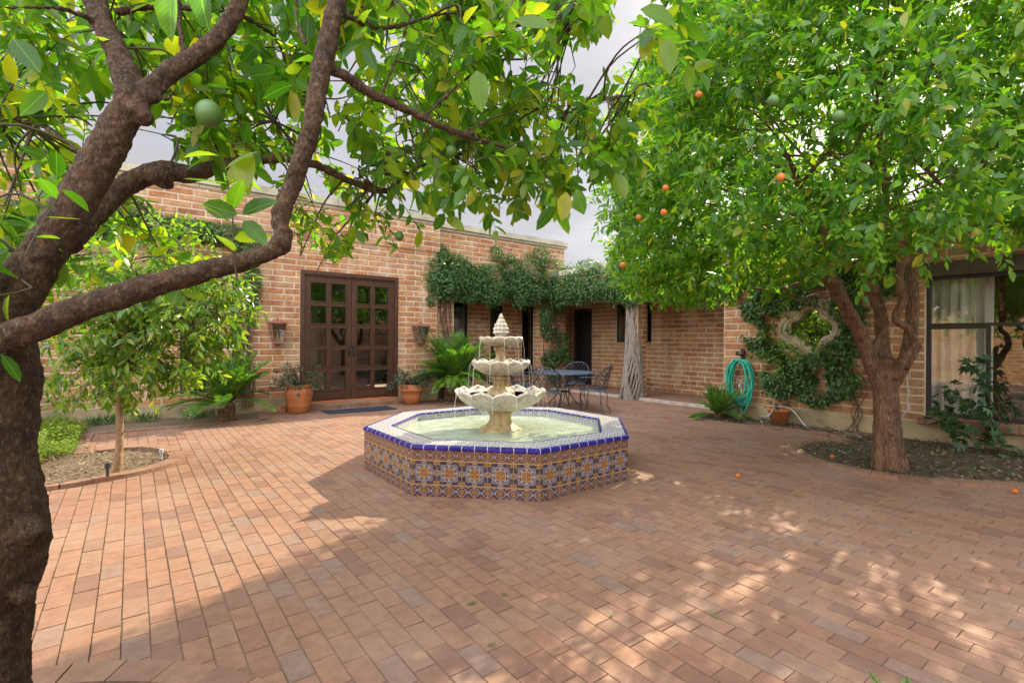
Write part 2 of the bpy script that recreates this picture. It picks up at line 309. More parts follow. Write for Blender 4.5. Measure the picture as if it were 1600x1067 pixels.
# talavera tile
def dist(a, b): return (a * a + b * b).sqrt()
def talavera():
    M = Mat('talavera tile'); sx = M.node('ShaderNodeSeparateXYZ'); M.nt.links.new(M.co('UV'), sx.inputs[0])
    u = E(M.nt, sx.outputs[0]); v = E(M.nt, sx.outputs[1]); T = 0.112
    navy = (0.012, 0.016, 0.06); tan = (0.42, 0.25, 0.10); orange = (0.27, 0.085, 0.022); pale = (0.36, 0.33, 0.30); yel = (0.33, 0.19, 0.035); rust = (0.12, 0.03, 0.014); blue = (0.05, 0.07, 0.30)
    # medallion
    x = (u / (2*T)).fract() - 0.5; y = (v - 0.095) / 0.215 - 0.5
    r = dist(x, y); th = y.atan2(x); c8 = (th * 8.0).cos()
    ax = 0.5 - x.abs(); ay = 0.5 - y.abs(); rq = dist(ax, ay); tq = ay.atan2(ax)
    col = M.mix(rq.lt((tq * 6.0).cos() * 0.045 + 0.19), navy, yel)
    col = M.mix(rq.lt((tq * 6.0).cos() * 0.04 + 0.10), col, orange)
    col = M.mix(rq.lt(0.045), col, navy)
    # mid-edge blossoms
    r2 = dist(ax, y); r3 = dist(x, ay)
    rm = r2.mn(r3); col = M.mix(rm.lt(0.12), col, yel); col = M.mix(rm.lt(0.075), col, rust)
    R = c8 * 0.04 + 0.385
    col = M.mix(r.lt(R + 0.02), col, navy); col = M.mix((r - R).abs().lt(0.014), col, pale)
    R2 = c8 * 0.03 + 0.32
    col = M.mix((r * 52.0 + c8 * 2.6).sin().gt(0.55) * r.gt(0.235) * r.lt(0.36), col, (0.02, 0.02, 0.05))
    col = M.mix((r - R2).abs().lt(0.012), col, (0.30, 0.32, 0.42))
    pet = (c8.gt(0.25)) * ((r - 0.275).abs().lt(0.035)); col = M.mix(pet, col, pale)
    col = M.mix(r.lt(0.235), col, navy); col = M.mix((r - 0.205).abs().lt(0.022), col, tan)
    col = M.mix(r.lt(0.17), col, orange)
    c4 = (th * 4.0 + PI).cos(); col = M.mix((r.lt(0.145)) * (c4.gt(0.1)) * (r.gt(0.05)), col, rust)
    col = M.mix((r - 0.105).abs().lt(0.012), col, yel); col = M.mix(r.lt(0.035), col, navy)
    col = M.mix((rq * 60.0 + (tq * 6.0).cos() * 2.0).sin().gt(0.6) * rq.lt(0.24), col, (0.03, 0.02, 0.03))
    med = col
    # border
    vb = v.lt(0.2) * (v / 0.095) + v.gt(0.2) * ((v - 0.31) / 0.09)
    by = vb - 0.5; bx = (u / T + 0.5).fract() - 0.5; rb = dist(bx, by); tb = by.atan2(bx)
    b2x = (u / T).fract() - 0.5; rs = dist(b2x, by)
    wavy = ((by.abs() * 16.0 + (bx * 12.0).cos() * 2.0).sin()).gt(0.3)
    base = M.mix(v.gt(0.2), navy, (0.09, 0.03, 0.02))
    col = M.mix(wavy * by.abs().gt(0.22), base, orange)
    c6 = (tb * 8.0).cos()
    col = M.mix(rb.lt(0.40), col, navy); col = M.mix((rb - 0.37).abs().lt(0.022), col, pale)
    col = M.mix(rb.lt(c6 * 0.05 + 0.25), col, orange); col = M.mix((rb - 0.16).abs().lt(0.05) * c6.gt(-0.2), col, yel); col = M.mix(rb.lt(0.07), col, rust)
    col = M.mix((rb * 40.0 + c6 * 2.0).sin().gt(0.7) * rb.lt(0.33), col, (0.03, 0.015, 0.015))
    col = M.mix(rs.lt(0.115), col, pale); col = M.mix(rs.lt(0.08), col, blue)
    mid = (v.gt(0.095)) * (v.lt(0.31))
    col = M.mix(mid, col, med)
    # stripes and grout
    st = (v - 0.098).abs().mn((v - 0.307).abs()); col = M.mix(st.lt(0.004), col, tan)
    g = (((u / T + 0.5).fract() - 0.5).abs() * T)
    g2 = ((v - 0.095).abs()).mn((v - 0.31).abs()).mn((v - 0.2025).abs() )
    gm = g.mn(g2).mr(0.0010, 0.0020, 1.0, 0.0); col = M.mix(gm, col, (0.36, 0.30, 0.22))
    n = M.noise(30); col = M.mix(n.mr(0.4, 0.8, 0.1, 0.4), col, (0.26, 0.17, 0.09))
    M.set(Base_Color=col, Roughness=n.mr(0.3, 0.7, 0.12, 0.4)); M.bump(gm * -1.0 + n * 0.1, 0.5, 0.002); return M.m
m_tile = talavera()
def rimtile():
    M = Mat('rim tile'); sx = M.node('ShaderNodeSeparateXYZ'); M.nt.links.new(M.co('UV'), sx.inputs[0])
    u = E(M.nt, sx.outputs[0]); v = E(M.nt, sx.outputs[1]); T = 0.112
    x = (u / T).fract() - 0.5; y = (v / T).fract() - 0.5; r = dist(x, y); th = y.atan2(x)
    n = M.noise(60, 2)
    w1 = ((r * 22.0 + (th * 4.0).cos() * 2.2 + n * 3.0).sin()).gt(0.35)
    ax = 0.5 - x.abs(); ay = 0.5 - y.abs(); rq = dist(ax, ay)
    col = M.mix(w1, (0.60, 0.60, 0.56), (0.05, 0.06, 0.20)); col = M.mix(rq.lt(0.16), col, (0.25, 0.24, 0.08)); col = M.mix(rq.lt(0.08), col, (0.5, 0.5, 0.46))
    g = (x.abs() - 0.5).abs().mn((y.abs() - 0.5).abs()).lt(0.02); col = M.mix(g, col, (0.50, 0.47, 0.40))
    M.set(Base_Color=col, Roughness=0.18); M.bump(g * -1.0, 0.4, 0.002); return M.m
m_rim = rimtile()
def trimtile():
    M = Mat('blue trim tile'); sx = M.node('ShaderNodeSeparateXYZ'); M.nt.links.new(M.co('UV'), sx.inputs[0])
    u = E(M.nt, sx.outputs[0]); g = ((u / 0.112 + 0.5).fract() - 0.5).abs().lt(0.03)
    n = M.noise(12); c = M.ramp(n, [(0.3, (0.012, 0.010, 0.13)), (0.7, (0.03, 0.024, 0.26))])
    M.set(Base_Color=M.mix(g, c, (0.48, 0.44, 0.40)), Roughness=0.15); return M.m
m_trim = trimtile()
def watermat():
    M = Mat('fountain water'); a = M.noise(7, 4, 0.6); b = M.noise(40, 3, 0.6)
    M.set(Base_Color=M.ramp(a, [(0.3, (0.27, 0.33, 0.235)), (0.7, (0.44, 0.50, 0.39))]), Roughness=0.06); M.bsdf.inputs['IOR'].default_value = 1.33
    M.bsdf.inputs['Specular IOR Level'].default_value = 0.8
    M.bump(a + b * 0.35, 0.5, 0.03); return M.m
m_water = watermat()
M_ = Mat('falling water'); M_.set(Base_Color=(0.92, 0.94, 0.95), Roughness=0.05, Alpha=0.22); m_fall = M_.m
def fstone(ca=(0.44, 0.37, 0.25), cb=(0.56, 0.51, 0.41), cc=(0.66, 0.63, 0.56)):
    M = Mat('carved limestone'); n1 = M.noise(4, 6, 0.65); n2 = M.noise(40, 6, 0.7)
    c = M.ramp(n1, [(0.3, ca), (0.5, cb), (0.72, cc)])
    mpz = M.node('ShaderNodeMapping'); mpz.inputs['Scale'].default_value = (22, 22, 2.5); M.nt.links.new(M.co(), mpz.inputs[0]); n4 = M.noise(1.0, 5, 0.65, mpz.outputs[0])
    c = M.mix(n2.mr(0.5, 0.75, 0, 0.5), c, (0.24, 0.22, 0.14)); c = M.mix(n4.mr(0.48, 0.68, 0, 0.75), c, tuple(x * 0.55 for x in ca)); M.set(Base_Color=c, Roughness=0.6); M.bump(n2, 0.7, 0.006); return M.m
m_stone = fstone(); m_stone2 = fstone((0.30, 0.20, 0.085), (0.46, 0.34, 0.17), (0.55, 0.46, 0.30))
M_ = Mat('lantern glass'); M_.set(Base_Color=(0.30, 0.24, 0.2), Roughness=0.25); m_lglass = M_.m

# ------------------------------------------------------------------ bricks
rng = random.Random(4)
def brick_face(mb, P, u0, u1, v0, v1, bl, ch, joint, proud, holes=(), offset=0.0, bevel=0.006, jit=0.0045, rnd=0.06, cut=None, start=0):
    """P(u, v, n) -> point. Rows of bricks between (u0,v0) and (u1,v1), minus hole rectangles (u0,u1,v0,v1)."""
    nrow = max(1, int(round((v1 - v0) / ch))); hh = (v1 - v0) / nrow
    for i in range(nrow):
        a, b = v0 + i * hh + joint / 2, v0 + (i + 1) * hh - joint / 2; mid = (a + b) / 2
        segs = [(u0, u1)]
        for (h0, h1, g0, g1) in holes:
            if g0 < mid < g1:
                ns = []
                for (s0, s1) in segs:
                    if h1 <= s0 or h0 >= s1: ns.append((s0, s1)); continue
                    if h0 > s0: ns.append((s0, h0))
                    if h1 < s1: ns.append((h1, s1))
                segs = ns
        off = ((i + start) % 2) * bl / 2 + rng.uniform(-rnd, rnd) * bl + offset
        k0 = math.floor((u0 - off) / bl)
        cuts = [off + (k0 + k) * bl for k in range(int((u1 - u0) / bl) + 3)]
        for (s0, s1) in segs:
            e = [s0] + [c for c in cuts if s0 + bl * 0.18 < c < s1 - bl * 0.18] + [s1]
            for p, q in zip(e[:-1], e[1:]):
                p2, q2 = p + joint / 2, q - joint / 2
                if q2 - p2 < 0.02: continue
                if cut and cut((p2 + q2) / 2, mid): continue
                J = lambda s=jit: rng.uniform(-s, s)
                pr = proud + J(jit * 0.8)
                vs = []
                for (uu, vv) in ((p2, a), (q2, a), (q2, b), (p2, b)): vs.append(P(uu + J(), vv + J(), 0))
                for (uu, vv, su, sv) in ((p2, a, 1, 1), (q2, a, -1, 1), (q2, b, -1, -1), (p2, b, 1, -1)):
                    vs.append(P(uu + su * bevel + J(), vv + sv * bevel + J(), pr + J(jit * 0.4)))
                mb.add(vs, [(4, 5, 6, 7), (0, 1, 5, 4), (1, 2, 6, 5), (2, 3, 7, 6), (3, 0, 4, 7)])
BL, BH, BJ = 0.42, 0.116, 0.025
# ------------------------------------------------------------------ ground
YF = 10.3      # house front
YU = 10.55     # upper wall over the walkway
YR = 11.5      # recessed wall
XW = 8.7       # right wing wall
XP = 9.3       # walkway front
XB = 10.9      # walkway back wall
mb = MB(); mb.add([(-400, -400, -0.14), (400, -400, -0.14), (400, 400, -0.14), (-400, 400, -0.14)], [(0, 1, 2, 3)])
tag(mb.build('ground', simple('dry earth', (0.28, 0.21, 0.14), 1.0, ns=0.5)), kind='structure')
def inpoly(x, y, poly):
    c = False; j = len(poly) - 1
    for i in range(len(poly)):
        xi, yi = poly[i]; xj, yj = poly[j]
        if (yi > y) != (yj > y) and x < (xj - xi) * (y - yi) / (yj - yi) + xi: c = not c
        j = i
    return c
def smooth_poly(pts, n=6):
    P = [Vector((p[0], p[1], 0)) for p in pts]; out = []; N = len(P)
    for i in range(N):
        p0, p1, p2, p3 = P[i-1], P[i], P[(i+1) % N], P[(i+2) % N]
        for k in range(n):
            t = k / n; q = 0.5 * ((2*p1) + (p2-p0)*t + (2*p0-5*p1+4*p2-p3)*t*t + (3*p1-p0-3*p2+p3)*t*t*t); out.append((q.x, q.y))
    return out
g2 = lambda px, py: tuple(gnd(px, py)[:2])
left_arc = catmull([gnd(-60, 775), gnd(60, 766), gnd(150, 753), gnd(232, 737), gnd(276, 720), gnd(262, 706), gnd(215, 702), gnd(135, 710)], n=6)
left_bed = [(p.x, p.y) for p in left_arc] + [(-0.47, 9.25), (1.75, 9.25), (1.95, YF), (-6, YF), (-6, left_arc[0].y)]
right_arc = catmull([Vector((XW, 2.75, 0)), Vector((8.0, 2.95, 0)), gnd(1320, 691), gnd(1262, 692), gnd(1240, 704), gnd(1275, 722), gnd(1340, 738), gnd(1430, 750), gnd(1520, 757), gnd(1620, 762), gnd(1800, 775)], n=6)
right_bed = [(p.x, p.y) for p in right_arc] + [(right_arc[-1].x + 1, -1.5), (XW, -1.5)]
wall_arc = catmull([Vector((XW, 5.2, 0)), gnd(1095, 652), gnd(1130, 662), gnd(1200, 668), gnd(1280, 677), Vector((8.05, 2.98, 0))], n=5)
wall_bed = [(p.x, p.y) for p in wall_arc] + [(XW, 2.9)]
RC = C0 + rgt * -1.5 + fwd * 0.88; RC.z = 0
near_bed = [(RC.x + 1.13 * math.cos(a), RC.y + 1.13 * math.sin(a)) for a in [2 * PI * k / 48 for k in range(48)]]
OC = (3.31, 4.6)
vine_hole = on_x(985, 627, 9.15)
def in_bed(x, y):
    return any(inpoly(x, y, b) for b in (left_bed, right_bed, wall_bed, near_bed)) or math.hypot(x - OC[0], y - OC[1]) < 1.2
mb = MB(); PP = lambda u, v, n: Vector((v, u, -0.012 + n))
brick_face(mb, PP, -2.2, YF, -5.0, XP - 0.02, 0.212, 0.106, 0.0035, 0.012, bevel=0.0018, jit=0.0016, rnd=0.16, cut=lambda u, v: in_bed(v, u))
brick_face(mb, PP, YF, YU + 0.2, 5.5, XP - 0.02, 0.212, 0.106, 0.0035, 0.012, bevel=0.0018, jit=0.0016, rnd=0.16)
# sag: slow undulation
for i, v in enumerate(mb.v):
    z = v[2] + 0.008 * noise.noise(Vector((v[0] * 0.9, v[1] * 0.9, 0))); mb.v[i] = (v[0], v[1], z)
tag(mb.build('patio_paving', m_pave), kind='structure')
mb = MB(); nx, ny = 60, 60; vs = []; fs = []
for i in range(nx + 1):
    for j in range(ny + 1):
        x = -5 + i * 14.3 / nx; y = -2.2 + j * 13.7 / ny
        vs.append((x, y, -0.0055 + 0.008 * noise.noise(Vector((x * 0.9, y * 0.9, 0)))))
for i in range(nx):
    for j in range(ny):
        a = i * (ny + 1) + j; fs.append((a, a + ny + 1, a + ny + 2, a + 1))
mb.add(vs, fs); tag(mb.build('paving_sand_bed', m_joint), kind='structure')
def bed(name, poly, z, mat, amp=0.02, step=0.07):
    xs = [p[0] for p in poly]; ys = [p[1] for p in poly]; mb = MB(); idx = {}; vs = []; fs = []
    x0, x1, y0, y1 = max(min(xs), -5), min(max(xs), XW), max(min(ys), -1.5), min(max(ys), YF)
    nx = int((x1 - x0) / step) + 1; ny = int((y1 - y0) / step) + 1
    def vid(i, j):
        if (i, j) not in idx:
            x = x0 + i * step; y = y0 + j * step; idx[(i, j)] = len(vs); vs.append((x, y, z + amp * noise.noise(Vector((x * 5, y * 5, 1))) ))
        return idx[(i, j)]
    for i in range(nx):
        for j in range(ny):
            if inpoly(x0 + (i + .5) * step, y0 + (j + .5) * step, poly): fs.append((vid(i, j), vid(i+1, j), vid(i+1, j+1), vid(i, j+1)))
    mb.add(vs, fs); return tag(mb.build(name, mat, smooth=True), kind='structure')
bed('planting_bed_soil', left_bed, 0.012, m_soil2); bed('tree_bed_soil', right_bed, 0.015, m_soil); bed('wall_bed_soil', wall_bed, 0.012, m_soil)
bed('near_bed_soil', near_bed, 0.012, m_soil)
def kerb(path, width, h, name, inward=1, unit=0.22, z0=-0.02):
    """ring of brick headers laid along a path"""
    mb = MB(); P = [Vector((p[0], p[1], 0)) for p in path]
    L = [0]; 
    for a, b in zip(P[:-1], P[1:]): L.append(L[-1] + (b - a).length)
    def pt(s):
        s = min(max(s, 0), L[-1] - 1e-6)
        for i in range(len(L) - 1):
            if s <= L[i+1]:
                t = (s - L[i]) / max(1e-9, L[i+1] - L[i]); return P[i].lerp(P[i+1], t), (P[i+1] - P[i]).normalized()
    n = int(L[-1] / unit)
    for k in range(n):
        s0 = k * unit + 0.0022; s1 = (k + 1) * unit - 0.0022
        st = []
        for s in (s0, (s0 + s1) / 2, s1):
            p, t = pt(s); nn = Vector((-t.y, t.x, 0)) * inward; st.append((p - nn * width * 0.5, p + nn * width * 0.5))
        hh = h + rng.uniform(-0.003, 0.003)
        for (a, b), (c, d) in zip(st[:-1], st[1:]):
            zt = Vector((0, 0, hh)); zb = Vector((0, 0, z0))
            mb.add([a+zb, b+zb, d+zb, c+zb, a+zt, b+zt, d+zt, c+zt], [(4,5,6,7),(0,1,5,4),(2,3,7,6),(0,4,7,3),(1,2,6,5)])
    bm = bmesh.new(); me = bpy.data.meshes.new('t'); me.from_pydata(mb.v, [], mb.f); bm.from_mesh(me)
    bmesh.ops.remove_doubles(bm, verts=bm.verts, dist=0.0001); bmesh.ops.recalc_face_normals(bm, faces=bm.faces); bm.to_mesh(me); bm.free()
    me.materials.append(m_pave); o = bpy.data.objects.new(name, me); COL.objects.link(o); return tag(o, kind='structure')
kerb(left_arc, 0.15, 0.045, 'bed_kerb'); kerb(right_arc, 0.18, 0.03, 'bed_kerb'); kerb(wall_arc, 0.14, 0.02, 'bed_kerb')
kerb([(RC.x + 1.15 * math.cos(a), RC.y + 1.15 * math.sin(a)) for a in [2 * PI * k / 60 for k in range(61)]], 0.13, 0.025, 'bed_kerb', unit=0.19)
kerb([(-0.47, left_arc[-1].y), (-0.47, 9.2), (1.75, 9.2), (1.95, YF)], 0.12, 0.02, 'bed_kerb')
# raised walkway floor
mb = MB(); brick_face(mb, lambda u, v, n: Vector((v, u, 0.045 + n)), 5.1, YR, XP + 0.1, XB, 0.212, 0.106, 0.005, 0.012, bevel=0.004, jit=0.0015)
tag(mb.build('walkway_paving', m_pave), kind='structure')
mb = MB(); mb.box(XP, XB, 5.1, YR, -0.1, 0.046); mb.box(XP, XP + 0.1, 5.1, YR, 0.046, 0.058)
tag(mb.build('walkway_slab', m_slab), kind='structure')

# ------------------------------------------------------------------ walls
def wall_y(name, parent, x0, x1, z0, z1, Y, holes=(), thick=0.25, offset=0.0):
    """a wall in the plane Y facing -Y: bricks and mortar in one mesh with two materials"""
    mb = MB(); brick_face(mb, lambda u, v, n: Vector((u, Y + 0.008 - n, v)), x0, x1, z0, z1, BL, BH, BJ, 0.009, holes, offset)
    return finish_wall(mb, name, parent, x0, x1, z0, z1, holes, lambda u, n, v: Vector((u, Y + 0.008 + n, v)), thick)
def wall_x(name, parent, y0, y1, z0, z1, X, holes=(), thick=0.25, offset=0.0, bl=BL):
    mb = MB(); brick_face(mb, lambda u, v, n: Vector((X + 0.008 - n, -u, v)), -y1, -y0, z0, z1, bl, BH, BJ, 0.009, [(-b, -a, c, d) for (a, b, c, d) in holes], offset)
    return finish_wall(mb, name, parent, -y1, -y0, z0, z1, [(-b, -a, c, d) for (a, b, c, d) in holes], lambda u, n, v: Vector((X + 0.008 + n, -u, v)), thick)
def finish_wall(mb, name, parent, u0, u1, z0, z1, holes, Q, thick):
    nb = len(mb.f)
    us = sorted(set([u0, u1] + [h for H_ in holes for h in H_[:2] if u0 < h < u1])); zs = sorted(set([z0, z1] + [h for H_ in holes for h in H_[2:] if z0 < h < z1]))
    solid = {}
    for i in range(len(us) - 1):
        for j in range(len(zs) - 1):
            cu_, cz = (us[i] + us[i+1]) / 2, (zs[j] + zs[j+1]) / 2
            solid[(i, j)] = not any(a < cu_ < b and c < cz < d for a, b, c, d in holes)
    for (i, j), s in solid.items():
        if not s: continue
        a, b, c, d = us[i], us[i+1], zs[j], zs[j+1]
        mb.add([Q(a,0,c), Q(b,0,c), Q(b,0,d), Q(a,0,d), Q(a,thick,c), Q(b,thick,c), Q(b,thick,d), Q(a,thick,d)], [(0,1,2,3), (7,6,5,4)])
        k = mb.n - 8
        if not solid.get((i-1, j)): mb.f.append((k, k+3, k+7, k+4))
        if not solid.get((i+1, j)): mb.f.append((k+1, k+5, k+6, k+2))
        if not solid.get((i, j-1)): mb.f.append((k, k+4, k+5, k+1))
        if not solid.get((i, j+1)): mb.f.append((k+3, k+2, k+6, k+7))
    o = mb.build(name, m_wall, parent); o.data.materials.append(m_mortar)
    mi = [0] * nb + [1] * (len(mb.f) - nb); o.data.polygons.foreach_set('material_index', mi)
    return o
def coping(parent, x0, x1, y0, y1, z, axis, h=0.13):
    """a row of stone blocks with a stepped underside"""
    mb = MB(); a, b = (x0, x1) if axis == 'x' else (y0, y1); n = max(1, int((b - a) / 0.75)); L = (b - a) / n
    for k in range(n):
        p, q = a + k * L + 0.003, a + (k + 1) * L - 0.003; dz = rng.uniform(-0.004, 0.004)
        if axis == 'x': mb.box(p, q, y0, y1, z, z + h + dz); mb.box(p + .001, q - .001, y0 + 0.05, y1 - .003, z - 0.06, z)
        else: mb.box(x0, x1, p, q, z, z + h + dz); mb.box(x0 + 0.05, x1 - .003, p + .001, q - .001, z - 0.06, z)
    return mb.build('coping', m_coping, parent)
ZT = 4.03  # top of bricks of tall wing (coping to 4.17)
house = empty('brick_house', (2, 12, 0), 0, 'tall burnt brick house wing with wooden double doors and stone coping', 'house')
def P0(o):  # parent with children kept in world coordinates
    return o
def child(o, parent):
    o.parent = parent; o.matrix_parent_inverse = Matrix.Translation(-Vector(parent.location)) if parent.rotation_euler.z == 0 else parent.matrix_basis.inverted(); return o
# door and windows on the tall wing
dx0, dx1 = on_y(469, 500, YF).x, on_y(622, 500, YF).x
dz1 = on_y(469, 421, YF).z; dz0 = 0.12
win = [(-1.44, -1.02), (-0.42, -0.01), (0.66, 1.06), (1.36, 1.76)]
win = [(on_y(-20, 600, YF).x, on_y(58, 600, YF).x), (on_y(152, 600, YF).x, on_y(203, 600, YF).x), (on_y(281, 600, YF).x, on_y(323, 600, YF).x), (on_y(362, 600, YF).x, on_y(392, 600, YF).x)]
WZ0, WZ1 = 0.40, 2.45
holes = [(dx0, dx1, -1, dz1)] + [(a, b, WZ0, WZ1) for a, b in win]
xE = on_y(683, 500, YF).x
ledge = 3.36
PLZ = 0.24
child(wall_y('wall', None, -7, xE, PLZ, ledge, YF, holes), house)
child(wall_y('wall', None, -7, xE + 0.05, ledge, ZT, YF - 0.035, (), 0.29), house)
mb = MB(); mb.box(-7, dx0 - 0.02, YF - 0.05, YF + 0.2, -0.1, PLZ); mb.box(dx1 + 0.02, xE, YF - 0.05, YF + 0.2, -0.1, PLZ); child(mb.build('plinth', m_plinth), house)
# rough face for plinth
mb = MB(); mb.box(dx0 - 0.35, dx1 + 0.12, YF - 0.36, YF + 0.25, -0.05, 0.085); mb.box(dx0, dx1, YF - 0.05, YF + 0.2, 0.085, dz0); child(mb.build('doorstep', m_terra), house)
mb = MB(); brick_face(mb, lambda u, v, n: Vector((u, v, 0.086 + n)), dx0 - 0.35, dx1 + 0.12, YF - 0.36, YF - 0.06, 0.1, 0.3, 0.006, 0.012, bevel=0.004)
brick_face(mb, lambda u, v, n: Vector((u, YF - 0.361 - n, v)), dx0 - 0.35, dx1 + 0.12, -0.01, 0.085, 0.1, 0.095, 0.006, 0.01, bevel=0.004); child(mb.build('step_bricks', m_pave), house)
child(coping(None, -7, xE + 0.08, YF - 0.10, YF + 0.35, ZT, 'x'), house)
# upper wall over walkway and its end
xH = on_y(882, 400, YU).x
child(wall_y('wall', None, xE, xH, 2.52, ZT - 0.03, YU), house)
child(coping(None, xE - 0.02, xH + 0.07, YU - 0.08, YU + 0.35, ZT - 0.03, 'x'), house)
mb = MB(); mb.box(xE - 0.25, xE - 0.01, YF + 0.27, YU + 1.2, 0, ZT); mb.box(xH - 0.02, xH, YU + 0.3, 15, 2.5, ZT - 0.05); mb.box(-7, xH, 14.8, 15, 0, ZT - 0.1); mb.box(-7.1, -7, YF, 15, 0, ZT); child(mb.build('side_wall', m_mortar), house)
mb = MB(); mb.box(-7, xH - 0.02, YF + 0.3, 14.8, 3.75, 3.85); child(mb.build('roof', m_slab), house)
mb = MB()
for z in (0.0, 2.9): mb.add([(-7, YF + .26, z), (xE, YF + .26, z), (xE, 14.8, z), (-7, 14.8, z)], [(0, 1, 2, 3)])
mb.add([(-7, 14.7, 0), (xE, 14.7, 0), (xE, 14.7, 2.9), (-7, 14.7, 2.9)], [(0, 1, 2, 3)])
child(mb.build('interior', m_room), house)
def narrow_window(x0, x1, z0, z1, Y, parent, horiz=True):
    f = MB(); t = 0.035
    f.box(x0, x0 + t, Y + 0.03, Y + 0.09, z0, z1); f.box(x1 - t, x1, Y + 0.03, Y + 0.09, z0, z1)
    f.box(x0 + t, x1 - t, Y + 0.03, Y + 0.09, z0, z0 + t); f.box(x0 + t, x1 - t, Y + 0.03, Y + 0.09, z1 - t, z1)
    f.box(x0 + t, x1 - t, Y + 0.035, Y + 0.085, (z0 + z1) * 0.5, (z0 + z1) * 0.5 + t)
    w_ = child(f.build('window', m_black), parent)
    g = MB(); g.add([(x0 + t, Y + 0.06, z0 + t), (x1 - t, Y + 0.06, z0 + t), (x1 - t, Y + 0.06, z1 - t), (x0 + t, Y + 0.06, z1 - t)], [(0, 1, 2, 3)])
    gg = g.build('pane', m_glass); gg.parent = w_; return w_
for a, b in win: narrow_window(a, b, WZ0, WZ1, YF, house)
for a, b in win:   # brick sills: soldier course
    mb = MB(); brick_face(mb, lambda u, v, n: Vector((u, YF - 0.012 - n, v)), a - 0.02, b + 0.02, WZ0 - 0.10, WZ0 - 0.005, 0.1, 0.095, 0.012, 0.014); child(mb.build('window_sill', m_wall), house)
# double door
def door():
    fr = MB(); T = 0.075; Y0 = YF + 0.02; Y1 = YF + 0.14
    fr.box(dx0, dx0 + T, Y0 - 0.03, Y1, dz0, dz1); fr.box(dx1 - T, dx1, Y0 - 0.03, Y1, dz0, dz1); fr.box(dx0 + T, dx1 - T, Y0 - 0.03, Y1, dz1 - T, dz1)
    fr.box(dx0 + T + 0.004, dx0 + T + 0.025, Y0, Y1 - 0.02, dz0, dz1 - T); fr.box(dx1 - T - 0.025, dx1 - T - 0.004, Y0, Y1 - 0.02, dz0, dz1 - T); fr.box(dx0 + T, dx1 - T, Y0, Y1 - 0.02, dz1 - T - 0.03, dz1 - T - 0.003)
    child(fr.build('door_frame', m_wood), house)
    a0, a1 = dx0 + T + 0.027, dx1 - T - 0.027; mid = (a0 + a1) / 2; zt = dz1 - T - 0.034
    for s, (x0, x1) in enumerate(((a0, mid - 0.004), (mid + 0.004, a1))):
        d = MB(); Ya, Yb = Y0 + 0.02, Y0 + 0.075; S = 0.085
        d.box(x0, x0 + S, Ya, Yb, dz0, zt); d.box(x1 - S, x1, Ya, Yb, dz0, zt); d.box(x0 + S, x1 - S, Ya, Yb, zt - 0.10, zt); d.box(x0 + S, x1 - S, Ya, Yb, dz0, dz0 + 0.20)
        d.box(x0 + S + 0.03, x1 - S - 0.03, Ya - 0.012, Ya, dz0 + 0.05, dz0 + 0.16)
        gz0, gz1 = dz0 + 0.20, zt - 0.10; gx0, gx1 = x0 + S, x1 - S; mw = 0.05; gm = (gx0 + gx1) / 2
        d.box(gm - mw / 2, gm + mw / 2, Ya + 0.002, Yb - 0.002, gz0, gz1)
        for k in range(1, 5):
            z = gz0 + (gz1 - gz0) * k / 5; d.box(gx0, gm - mw / 2, Ya + 0.002, Yb - 0.002, z - mw / 2, z + mw / 2); d.box(gm + mw / 2, gx1, Ya + 0.002, Yb - 0.002, z - mw / 2, z + mw / 2)
        # moulding beads around each pane
        for c in range(2):
            p0, p1 = (gx0, gm - mw / 2) if c == 0 else (gm + mw / 2, gx1)
            for k in range(5):
                z0 = gz0 + (gz1 - gz0) * k / 5 + (mw / 2 if k else 0); z1 = gz0 + (gz1 - gz0) * (k + 1) / 5 - (mw / 2 if k < 4 else 0); b = 0.018
                d.box(p0, p0 + b, Ya - 0.012, Ya + 0.04, z0, z1); d.box(p1 - b, p1, Ya - 0.012, Ya + 0.04, z0, z1); d.box(p0 + b, p1 - b, Ya - 0.012, Ya + 0.04, z0, z0 + b); d.box(p0 + b, p1 - b, Ya - 0.012, Ya + 0.04, z1 - b, z1)
        leaf = child(d.build('door', m_wood), house)
        g = MB(); g.add([(gx0, Ya + 0.045, gz0), (gx1, Ya + 0.045, gz0), (gx1, Ya + 0.045, gz1), (gx0, Ya + 0.045, gz1)], [(0, 1, 2, 3)])
        gg = g.build('pane', m_glass); gg.parent = leaf
        hx = x1 - 0.045 if s == 0 else x0 + 0.045
        h = MB(); h.box(hx - 0.02, hx + 0.02, Ya - 0.008, Ya, dz0 + 0.88, dz0 + 1.14); h.tube(catmull([(hx, Ya - 0.01, dz0 + 0.92), (hx, Ya - 0.05, dz0 + 0.95), (hx, Ya - 0.05, dz0 + 1.08), (hx, Ya - 0.01, dz0 + 1.11)], n=4), 0.008, 6)
        hh = h.build('handle', m_black); hh.parent = leaf
door()
# interior furniture glimpsed: curtain panels and far window inside hall
mb = MB(); mb.box(dx0 + 0.9, dx0 + 1.15, 13.2, 13.25, 0.3, 2.3); child(mb.build('interior_panel', m_curtain), house)
